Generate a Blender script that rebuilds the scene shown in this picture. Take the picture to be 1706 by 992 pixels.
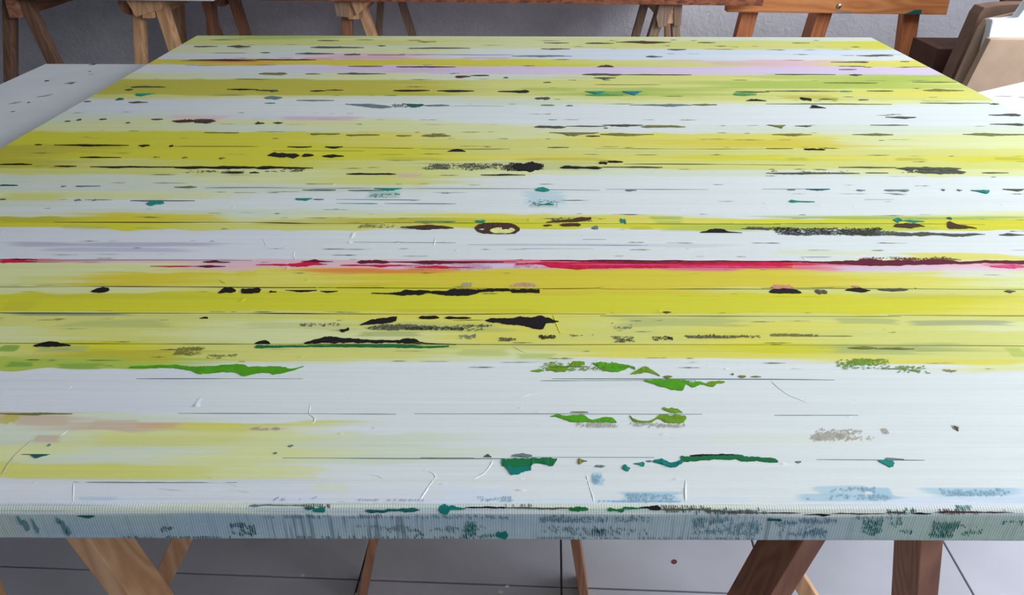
import bpy, bmesh, math, random
import numpy as np
from mathutils import Vector, Matrix

# ------------------------------------------------------------------ scene, camera, light
scene = bpy.context.scene
for o in list(bpy.data.objects):
    bpy.data.objects.remove(o, do_unlink=True)
COL = scene.collection

FOCAL_PX = 1300.0
PITCH = math.degrees(math.atan(740.0 / FOCAL_PX))
cam_d = bpy.data.cameras.new('camera')
cam = bpy.data.objects.new('camera', cam_d)
COL.objects.link(cam)
cam_d.sensor_width = 36.0
cam_d.sensor_fit = 'HORIZONTAL'
cam_d.lens = FOCAL_PX / 1706.0 * 36.0
cam_d.clip_start = 0.02
cam.rotation_mode = 'XYZ'
cam.matrix_world = (Matrix.Translation((0, 0, 1.25)) @ Matrix.Rotation(math.radians(90 - PITCH), 4, 'X')
                    @ Matrix.Rotation(math.radians(0.17), 4, 'Z'))
scene.camera = cam

scene.view_settings.view_transform = 'Standard'
scene.view_settings.look = 'None'
scene.view_settings.gamma = 1.0
scene.view_settings.use_curve_mapping = False
scene.view_settings.exposure = 0.27

world = bpy.data.worlds.new('daylight')
scene.world = world
world.use_nodes = True
world.node_tree.nodes['Background'].inputs[0].default_value = (0.80, 0.90, 1.0, 1)
world.node_tree.nodes['Background'].inputs[1].default_value = 1.0

ROOM_ROT = math.radians(-2.4)          # the room stands slightly askew to the painting
def room(x, y, z=0.0):
    c, s = math.cos(ROOM_ROT), math.sin(ROOM_ROT)
    return Vector((x * c - y * s, x * s + y * c, z))

def area(name, loc, direction, sx, sy, power, colour):
    d = bpy.data.lights.new(name, 'AREA')
    d.shape = 'RECTANGLE'; d.size = sx; d.size_y = sy
    d.energy = power; d.color = colour
    o = bpy.data.objects.new(name, d); COL.objects.link(o)
    o.location = loc
    o.rotation_euler = Vector(direction).to_track_quat('-Z', 'Y').to_euler()
    return o
# daylight falling through the high window in the right wall
area('window_daylight', room(2.73, 0.95, 1.87), room(-1, 0, -0.2), 3.5, 1.2, 112, (0.95, 0.97, 1.0))

# ------------------------------------------------------------------ helpers
def srgb(c):
    return tuple(((v / 12.92) if v <= 0.04045 else ((v + 0.055) / 1.055) ** 2.4) for v in c)

def tag(o, label=None, cat=None, group=None, kind=None):
    if label: o['label'] = label
    if cat: o['category'] = cat
    if group: o['group'] = group
    if kind: o['kind'] = kind
    return o

def link(name, me, parent=None):
    o = bpy.data.objects.new(name, me)
    COL.objects.link(o)
    if parent is not None: o.parent = parent
    return o

def empty(name, loc, label, cat, group=None, rz=0.0):
    o = bpy.data.objects.new(name, None); COL.objects.link(o)
    o.location = loc; o.rotation_euler = (0, 0, rz)
    o.empty_display_size = 0.1
    return tag(o, label, cat, group)

def bm_obj(name, bm, mat, parent=None, smooth=False):
    me = bpy.data.meshes.new(name)
    bmesh.ops.recalc_face_normals(bm, faces=bm.faces)
    bm.to_mesh(me); bm.free()
    me.materials.append(mat)
    if smooth: me.polygons.foreach_set('use_smooth', [True] * len(me.polygons))
    return link(name, me, parent)

def prism(bm, quad_a, quad_b, bevel=0.0):
    """solid between two polygons with the same number of corners"""
    n = len(quad_a)
    va = [bm.verts.new(p) for p in quad_a]; vb = [bm.verts.new(p) for p in quad_b]
    fs = [bm.faces.new(va), bm.faces.new(vb[::-1])]
    for i in range(n):
        j = (i + 1) % n
        fs.append(bm.faces.new((va[i], vb[i], vb[j], va[j])))
    if bevel > 0:
        es = list({e for f in fs for e in f.edges})
        bmesh.ops.bevel(bm, geom=es, offset=bevel, segments=2, profile=0.6, affect='EDGES')

def box(bm, x0, x1, y0, y1, z0, z1, bevel=0.0):
    prism(bm, [(x0, y0, z0), (x1, y0, z0), (x1, y1, z0), (x0, y1, z0)],
              [(x0, y0, z1), (x1, y0, z1), (x1, y1, z1), (x0, y1, z1)], bevel)

def box_obj(name, x0, x1, y0, y1, z0, z1, mat, parent=None, bevel=0.0):
    bm = bmesh.new(); box(bm, x0, x1, y0, y1, z0, z1, bevel)
    return bm_obj(name, bm, mat, parent)

def leg_obj(name, xt, zt, xb, zb, y0, y1, w, mat, parent, bevel=0.002, yshift=0.0):
    """sloping timber in the x-z plane; w is its horizontal width, y0..y1 its depth, feet cut level"""
    bm = bmesh.new(); h = w / 2
    prism(bm, [(xb - h, y0 + yshift, zb), (xb + h, y0 + yshift, zb), (xb + h, y1 + yshift, zb), (xb - h, y1 + yshift, zb)],
              [(xt - h, y0, zt), (xt + h, y0, zt), (xt + h, y1, zt), (xt - h, y1, zt)], bevel)
    return bm_obj(name, bm, mat, parent)

def poly_obj(name, pts, y0, y1, mat, parent=None, bevel=0.0):
    bm = bmesh.new()
    prism(bm, [(x, y0, z) for x, z in pts], [(x, y1, z) for x, z in pts], bevel)
    return bm_obj(name, bm, mat, parent)

# ------------------------------------------------------------------ materials
def nt(name):
    m = bpy.data.materials.new(name); m.use_nodes = True
    t = m.node_tree; b = t.nodes['Principled BSDF']
    return m, t, b, t.nodes, t.links

def plain(name, c, rough=0.5, var=0.06, scale=60, spec=0.4):
    m, t, b, N, L = nt(name)
    tc = N.new('ShaderNodeTexCoord'); no = N.new('ShaderNodeTexNoise')
    no.inputs['Scale'].default_value = scale; no.inputs['Detail'].default_value = 4
    L.new(tc.outputs['Object'], no.inputs['Vector'])
    r = N.new('ShaderNodeValToRGB'); lc = srgb(c)
    r.color_ramp.elements[0].position = 0.3; r.color_ramp.elements[1].position = 0.7
    r.color_ramp.elements[0].color = tuple(max(0, v * (1 - 2 * var)) for v in lc) + (1,)
    r.color_ramp.elements[1].color = tuple(min(1, v * (1 + 2 * var)) for v in lc) + (1,)
    L.new(no.outputs['Fac'], r.inputs['Fac']); L.new(r.outputs['Color'], b.inputs['Base Color'])
    b.inputs['Roughness'].default_value = rough
    b.inputs['Specular IOR Level'].default_value = spec
    return m

def wood(name, light, dark, axis='Z', ring=34.0, knots=True):
    m, t, b, N, L = nt(name)
    tc = N.new('ShaderNodeTexCoord'); mp = N.new('ShaderNodeMapping')
    sc = {'X': (0.9, 7, 7), 'Y': (7, 0.9, 7), 'Z': (7, 7, 0.9)}[axis]
    mp.inputs['Scale'].default_value = sc
    oi = N.new('ShaderNodeObjectInfo'); ad = N.new('ShaderNodeVectorMath'); ad.operation = 'ADD'
    ml = N.new('ShaderNodeMath'); ml.operation = 'MULTIPLY'; ml.inputs[1].default_value = 17.0
    L.new(oi.outputs['Random'], ml.inputs[0])
    L.new(tc.outputs['Object'], mp.inputs['Vector']); L.new(mp.outputs['Vector'], ad.inputs[0]); L.new(ml.outputs[0], ad.inputs[1])
    n1 = N.new('ShaderNodeTexNoise'); n1.inputs['Scale'].default_value = 1.1; n1.inputs['Detail'].default_value = 2
    L.new(ad.outputs[0], n1.inputs['Vector'])
    mu = N.new('ShaderNodeMath'); mu.operation = 'MULTIPLY'; mu.inputs[1].default_value = ring
    L.new(n1.outputs['Fac'], mu.inputs[0])
    fr = N.new('ShaderNodeMath'); fr.operation = 'PINGPONG'; fr.inputs[1].default_value = 1.0
    L.new(mu.outputs[0], fr.inputs[0])
    n2 = N.new('ShaderNodeTexNoise'); n2.inputs['Scale'].default_value = 26; n2.inputs['Detail'].default_value = 5
    L.new(ad.outputs[0], n2.inputs['Vector'])
    mx = N.new('ShaderNodeMath'); mx.operation = 'MULTIPLY_ADD'; mx.inputs[1].default_value = 0.55
    m3 = N.new('ShaderNodeMath'); m3.operation = 'MULTIPLY'; m3.inputs[1].default_value = 0.45
    L.new(n2.outputs['Fac'], m3.inputs[0]); L.new(fr.outputs[0], mx.inputs[0]); L.new(m3.outputs[0], mx.inputs[2])
    r = N.new('ShaderNodeValToRGB')
    r.color_ramp.elements[0].position = 0.15; r.color_ramp.elements[1].position = 0.85
    r.color_ramp.elements[0].color = srgb(light) + (1,); r.color_ramp.elements[1].color = srgb(dark) + (1,)
    L.new(mx.outputs[0], r.inputs['Fac'])
    L.new(r.outputs['Color'], b.inputs['Base Color'])
    bp = N.new('ShaderNodeBump'); bp.inputs['Strength'].default_value = 0.15; bp.inputs['Distance'].default_value = 0.001
    L.new(mx.outputs[0], bp.inputs['Height']); L.new(bp.outputs['Normal'], b.inputs['Normal'])
    b.inputs['Roughness'].default_value = 0.6
    return m

MAT = {}
MAT['pine'] = wood('pine', (0.86, 0.69, 0.53), (0.74, 0.55, 0.39))
MAT['pine_y'] = wood('pine_lengthwise', (0.86, 0.69, 0.53), (0.74, 0.55, 0.39), 'Y')
MAT['pine_x'] = wood('pine_crosswise', (0.86, 0.69, 0.53), (0.74, 0.55, 0.39), 'X')
MAT['redpine'] = wood('reddish_pine', (0.66, 0.46, 0.35), (0.50, 0.32, 0.24))
MAT['redpine_y'] = wood('reddish_pine_lengthwise', (0.66, 0.46, 0.35), (0.50, 0.32, 0.24), 'Y')
MAT['midpine'] = wood('mid_pine', (0.72, 0.52, 0.40), (0.58, 0.39, 0.28))
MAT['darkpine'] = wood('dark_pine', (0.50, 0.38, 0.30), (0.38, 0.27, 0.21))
MAT['greywood'] = wood('grey_brown_pine', (0.66, 0.55, 0.46), (0.52, 0.42, 0.34))
MAT['orange'] = wood('orange_varnished_pine', (0.80, 0.50, 0.30), (0.66, 0.37, 0.22))
MAT['orange_x'] = wood('orange_varnished_pine_crosswise', (0.84, 0.56, 0.32), (0.72, 0.42, 0.22), 'X')

def osb_material():
    m, t, b, N, L = nt('chipboard')
    tc = N.new('ShaderNodeTexCoord'); mp = N.new('ShaderNodeMapping'); mp.inputs['Scale'].default_value = (1, 2, 3)
    v = N.new('ShaderNodeTexVoronoi'); v.inputs['Scale'].default_value = 60
    n = N.new('ShaderNodeTexNoise'); n.inputs['Scale'].default_value = 25; n.inputs['Detail'].default_value = 6
    L.new(tc.outputs['Object'], mp.inputs['Vector']); L.new(mp.outputs['Vector'], v.inputs['Vector']); L.new(tc.outputs['Object'], n.inputs['Vector'])
    mx = N.new('ShaderNodeMix'); mx.data_type = 'FLOAT'; mx.inputs[0].default_value = 0.5
    bw = N.new('ShaderNodeRGBToBW'); L.new(v.outputs['Color'], bw.inputs[0])
    L.new(bw.outputs[0], mx.inputs[2]); L.new(n.outputs['Fac'], mx.inputs[3])
    r = N.new('ShaderNodeValToRGB')
    r.color_ramp.elements[0].position = 0.25; r.color_ramp.elements[1].position = 0.75
    r.color_ramp.elements[0].color = srgb((0.36, 0.17, 0.10)) + (1,); r.color_ramp.elements[1].color = srgb((0.68, 0.40, 0.26)) + (1,)
    L.new(mx.outputs[0], r.inputs['Fac']); L.new(r.outputs['Color'], b.inputs['Base Color'])
    b.inputs['Roughness'].default_value = 0.7
    return m
MAT['osb'] = osb_material()

def plaster_material(name, c, bump=0.5):
    m, t, b, N, L = nt(name)
    tc = N.new('ShaderNodeTexCoord')
    n = N.new('ShaderNodeTexNoise'); n.inputs['Scale'].default_value = 9; n.inputs['Detail'].default_value = 8; n.inputs['Roughness'].default_value = 0.65
    L.new(tc.outputs['Object'], n.inputs['Vector'])
    r = N.new('ShaderNodeValToRGB'); lc = srgb(c)
    r.color_ramp.elements[0].position = 0.3; r.color_ramp.elements[1].position = 0.7
    r.color_ramp.elements[0].color = tuple(v * 0.9 for v in lc) + (1,); r.color_ramp.elements[1].color = tuple(min(1, v * 1.05) for v in lc) + (1,)
    L.new(n.outputs['Fac'], r.inputs['Fac']); L.new(r.outputs['Color'], b.inputs['Base Color'])
    n2 = N.new('ShaderNodeTexNoise'); n2.inputs['Scale'].default_value = 38; n2.inputs['Detail'].default_value = 6; n2.inputs['Distortion'].default_value = 0.8
    L.new(tc.outputs['Object'], n2.inputs['Vector'])
    bp = N.new('ShaderNodeBump'); bp.inputs['Strength'].default_value = bump; bp.inputs['Distance'].default_value = 0.012
    L.new(n2.outputs['Fac'], bp.inputs['Height']); L.new(bp.outputs['Normal'], b.inputs['Normal'])
    b.inputs['Roughness'].default_value = 0.85
    return m
MAT['plaster'] = plaster_material('white_plaster', (0.86, 0.86, 0.89))
MAT['plaster_grey'] = plaster_material('pale_plaster', (0.80, 0.80, 0.81))
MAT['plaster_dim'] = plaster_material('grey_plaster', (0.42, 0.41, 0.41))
MAT['ceiling'] = plaster_material('ceiling_paint', (0.85, 0.85, 0.86), 0.1)
MAT['grout'] = plain('grout', (0.42, 0.42, 0.45), 0.9, 0.08, 80)

def tile_material():
    m, t, b, N, L = nt('glazed_tile')
    tc = N.new('ShaderNodeTexCoord'); oi = N.new('ShaderNodeObjectInfo')
    ad = N.new('ShaderNodeVectorMath'); ad.operation = 'ADD'
    ml = N.new('ShaderNodeMath'); ml.operation = 'MULTIPLY'; ml.inputs[1].default_value = 31.0
    L.new(oi.outputs['Random'], ml.inputs[0]); L.new(tc.outputs['Object'], ad.inputs[0]); L.new(ml.outputs[0], ad.inputs[1])
    n = N.new('ShaderNodeTexNoise'); n.inputs['Scale'].default_value = 5; n.inputs['Detail'].default_value = 5
    L.new(ad.outputs[0], n.inputs['Vector'])
    r = N.new('ShaderNodeValToRGB')
    r.color_ramp.elements[0].position = 0.25; r.color_ramp.elements[1].position = 0.75
    r.color_ramp.elements[0].color = srgb((0.70, 0.71, 0.76)) + (1,); r.color_ramp.elements[1].color = srgb((0.77, 0.78, 0.83)) + (1,)
    L.new(n.outputs['Fac'], r.inputs['Fac']); L.new(r.outputs['Color'], b.inputs['Base Color'])
    b.inputs['Roughness'].default_value = 0.38
    return m
MAT['tile'] = tile_material()
MAT['white_board'] = plain('white_lacquered_board', (0.84, 0.86, 0.88), 0.45, 0.03, 6)
MAT['white_foam'] = plain('white_foam', (0.93, 0.95, 0.97), 0.7, 0.01, 10)
MAT['cardboard'] = plain('cardboard', (0.74, 0.64, 0.55), 0.85, 0.05, 14)
MAT['cardboard_dark'] = plain('brown_cardboard', (0.52, 0.41, 0.35), 0.85, 0.06, 14)
MAT['cardboard_deep'] = plain('dark_brown_cardboard', (0.36, 0.24, 0.20), 0.85, 0.06, 14)
MAT['steel'] = plain('steel', (0.75, 0.72, 0.66), 0.3, 0.02, 40); MAT['steel'].node_tree.nodes['Principled BSDF'].inputs['Metallic'].default_value = 1.0
MAT['iron'] = plain('black_iron', (0.10, 0.10, 0.11), 0.5, 0.05, 40)

def paint_material(weave):
    """colour comes from the paint layers stored on the mesh, nodes add fine drag marks and canvas weave relief"""
    m, t, b, N, L = nt('acrylic_paint' if not weave else 'thinly_painted_canvas')
    at = N.new('ShaderNodeAttribute'); at.attribute_name = 'Col'
    tc = N.new('ShaderNodeTexCoord'); mp = N.new('ShaderNodeMapping'); mp.inputs['Scale'].default_value = (7, 420, 60)
    L.new(tc.outputs['Object'], mp.inputs['Vector'])
    n = N.new('ShaderNodeTexNoise'); n.inputs['Scale'].default_value = 1.0; n.inputs['Detail'].default_value = 3
    L.new(mp.outputs['Vector'], n.inputs['Vector'])
    mr = N.new('ShaderNodeMapRange'); mr.inputs[1].default_value = 0.3; mr.inputs[2].default_value = 0.7
    mr.inputs[3].default_value = 0.975; mr.inputs[4].default_value = 1.02
    L.new(n.outputs['Fac'], mr.inputs[0])
    vm = N.new('ShaderNodeVectorMath'); vm.operation = 'SCALE'
    L.new(at.outputs['Color'], vm.inputs[0]); L.new(mr.outputs[0], vm.inputs['Scale'])
    L.new(vm.outputs[0], b.inputs['Base Color'])
    w1 = N.new('ShaderNodeTexWave'); w1.wave_type = 'BANDS'; w1.bands_direction = 'X'; w1.inputs['Scale'].default_value = 140; w1.inputs['Distortion'].default_value = 1.0
    w2 = N.new('ShaderNodeTexWave'); w2.wave_type = 'BANDS'; w2.bands_direction = 'Z' if weave else 'Y'; w2.inputs['Scale'].default_value = 170; w2.inputs['Distortion'].default_value = 1.0
    for w in (w1, w2): L.new(tc.outputs['Object'], w.inputs['Vector'])
    a1 = N.new('ShaderNodeMath'); a1.operation = 'ADD'; L.new(w1.outputs['Fac'], a1.inputs[0]); L.new(w2.outputs['Fac'], a1.inputs[1])
    a2 = N.new('ShaderNodeMath'); a2.operation = 'MULTIPLY'; a2.inputs[1].default_value = 0.5 if weave else 0.08
    L.new(a1.outputs[0], a2.inputs[0])
    a3 = N.new('ShaderNodeMath'); a3.operation = 'ADD'; L.new(a2.outputs[0], a3.inputs[0]); L.new(n.outputs['Fac'], a3.inputs[1])
    bp = N.new('ShaderNodeBump'); bp.inputs['Strength'].default_value = 0.35 if weave else 0.16; bp.inputs['Distance'].default_value = 0.0006
    L.new(a3.outputs[0], bp.inputs['Height']); L.new(bp.outputs['Normal'], b.inputs['Normal'])
    b.inputs['Roughness'].default_value = 0.5
    b.inputs['Specular IOR Level'].default_value = 0.3
    return m
MAT['paint'] = paint_material(False)
MAT['paint_edge'] = paint_material(True)

# ------------------------------------------------------------------ the room
X0, X1, Y0, Y1, HT = -2.9, 2.6, -1.9, 3.98, 2.7
def room_box(name, parts, mat):
    bm = bmesh.new()
    for (a0, a1, b0, b1, c0, c1) in parts: box(bm, a0, a1, b0, b1, c0, c1)
    o = bm_obj(name, bm, mat); o.rotation_euler = (0, 0, ROOM_ROT)
    return tag(o, kind='structure')
floor = room_box('floor', [(X0, X1, Y0, Y1, -0.12, -0.006)], MAT['grout'])
tag(floor, 'grey floor laid with large square tiles', None)
room_box('wall_back', [(X0 - .1, X1 + .1, Y1, Y1 + .12, -0.12, HT)], MAT['plaster'])
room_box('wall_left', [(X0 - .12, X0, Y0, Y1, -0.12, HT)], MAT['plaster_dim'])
room_box('wall_front', [(X0 - .1, X1 + .1, Y0 - .12, Y0, -0.12, HT)], MAT['plaster_grey'])
WY0, WY1, WZ0, WZ1 = -0.85, 2.75, 1.25, 2.5
room_box('wall_right', [(X1, X1 + .1, Y0, WY0, -0.12, HT), (X1, X1 + .1, WY1, Y1, -0.12, HT),
                        (X1, X1 + .1, WY0, WY1, WZ1, HT), (X1, X1 + .1, WY0, WY1, -0.12, WZ0)], MAT['plaster'])
room_box('ceiling', [(X0 - .1, X1 + .1, Y0 - .1, Y1 + .1, HT, HT + .1)], MAT['ceiling'])
MAT['frame_white'] = plain('white_frame', (0.88, 0.88, 0.88), 0.4, 0.02)
room_box('window_1', [(X1 + .02, X1 + .07, WY0, WY0 + .06, WZ0, WZ1), (X1 + .02, X1 + .07, WY1 - .06, WY1, WZ0, WZ1),
                      (X1 + .02, X1 + .07, 0.91, 0.99, WZ0, WZ1), (X1 + .02, X1 + .07, WY0, WY1, WZ1 - .06, WZ1), (X1 + .02, X1 + .07, WY0, WY1, WZ0, WZ0 + .06)], MAT['frame_white'])

# floor tiles, 40 cm, one mesh shared by all
TS = 0.4
bm = bmesh.new()
box(bm, -TS / 2 + .002, TS / 2 - .002, -TS / 2 + .002, TS / 2 - .002, -0.006, 0.0, 0.0012)
tile_me = bpy.data.meshes.new('tile'); bm.to_mesh(tile_me); bm.free(); tile_me.materials.append(MAT['tile'])
c, s = math.cos(-ROOM_ROT), math.sin(-ROOM_ROT)
def to_room(x, y): return x * c - y * s, x * s + y * c
ox, oy = to_room(0.0985, 1.0485)         # a tile corner seen below the painting
ox %= TS; oy %= TS
for i in range(int((X0 - ox) // TS), int((X1 - ox) // TS) + 1):
    for j in range(int((Y0 - oy) // TS), int((Y1 - oy) // TS) + 1):
        cx, cy = ox + (i + .5) * TS, oy + (j + .5) * TS
        if cx - TS / 2 < X0 or cx + TS / 2 > X1 or cy - TS / 2 < Y0 or cy + TS / 2 > Y1: continue
        t = link('tile', tile_me, floor)
        t.location = (cx, cy, 0)

MAT['spot_red'] = plain('dried_red_paint', (0.45, 0.22, 0.24), 0.5, 0.05); MAT['spot_white'] = plain('dried_white_paint', (0.90, 0.90, 0.92), 0.5, 0.02)
for k, (wx, wy, r_, mk) in enumerate(((.331, 1.112, .006, 'spot_red'), (-.008, 1.049, .004, 'spot_white'), (-.02, 1.036, .005, 'spot_white'), (-.415, 1.075, .0035, 'spot_white'), (-.30, 1.03, .003, 'spot_white'), (-.008, 1.02, .003, 'spot_white'))):
    bm = bmesh.new()
    ring = []
    for a in range(12):
        th = a / 12 * 2 * math.pi; rr = r_ * (1 + .1 * math.sin(2 * th + k))
        ring.append((wx + rr * math.cos(th), wy + rr * math.sin(th)))
    ring = [to_room(*p) for p in ring]
    prism(bm, [(x, y, -.0002) for x, y in ring], [(x, y, .0006) for x, y in ring])
    bm_obj('paint_spot', bm, MAT[mk], floor)

# ------------------------------------------------------------------ the painting
CX0, CY0, CZ = -0.933, 0.4716, 0.78       # left edge, near edge, painted face
CW, CL, CT = 1.993, 1.916, 0.0335         # width, length, thickness
RIM = 0.007
PAL = {'W': (.84, .87, .865), 'w': (.825, .848, .868), 'B': (.81, .855, .905), 'g': (.81, .85, .77), 'p': (.835, .855, .62),
       'P': (.81, .82, .46), 'Y': (.81, .80, .17), 'y': (.84, .82, .36), 'O': (.73, .71, .19), 'G': (.66, .74, .30),
       'D': (.82, .765, .20), 'k': (.87, .72, .76), 'K': (.85, .42, .52), 'C': (.80, .10, .27), 'L': (.82, .76, .86),
       'v': (.66, .66, .75), 'R': (.87, .52, .22), 'T': (.79, .72, .63), 'b': (.62, .76, .82), 'e': (.66, .70, .42),
       'm': (.82, .62, .76), 'M': (.40, .12, .20), 'n': (.42, .62, .24), 't': (.35, .66, .58), 's': (.42, .48, .50)}
HARD = {'d': ((.31, .32, .28), 'grey-black'), 'K': ((.10, .085, .10), 'near-black'), 'N': ((.28, .19, .15), 'dark brown'),
        'M': ((.38, .10, .18), 'maroon'), 'l': ((.46, .47, .24), 'olive'), 's': ((.42, .49, .51), 'slate grey'),
        'T': ((.10, .52, .47), 'teal'), 'T2': ((.06, .46, .43), 'deep teal'), 'U': ((.12, .36, .36), 'dark teal'), 'V': ((.10, .47, .55), 'blue-teal'),
        'n': ((.32, .58, .32), 'leaf green'), 'n2': ((.31, .60, .10), 'bright green'), 'n3': ((.42, .58, .14), 'olive green'),
        'J': ((.10, .42, .24), 'bottle green'), 'C': ((.80, .08, .25), 'crimson'), 'K2': ((.82, .30, .48), 'hot pink'), 'Q': ((.80, .52, .48), 'salmon pink'),
        'x': ((.66, .63, .56), 'tan'), 'b2': ((.54, .70, .78), 'light blue'), 'v': ((.62, .62, .72), 'grey lavender'), 'k': ((.80, .58, .66), 'pink'),
        'S2': ((.36, .50, .53), 'slate teal'), 'B3': ((.34, .51, .61), 'slate blue'), 'W2': ((.38, .56, .61), 'sea blue'), 'b': ((.55, .72, .78), 'pale blue'), 'p3': ((.84, .85, .55), 'pale yellow'), 'W': (PAL['W'], 'white'), 'Y': (PAL['Y'], 'yellow'), 'p': (PAL['p'], 'pale yellow')}
for k, (c_, n_) in HARD.items():
    MAT['hard_' + k] = plain(n_.replace('-', '_').replace(' ', '_') + '_paint', c_, 0.6, 0.07, 90, 0.12)

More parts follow.
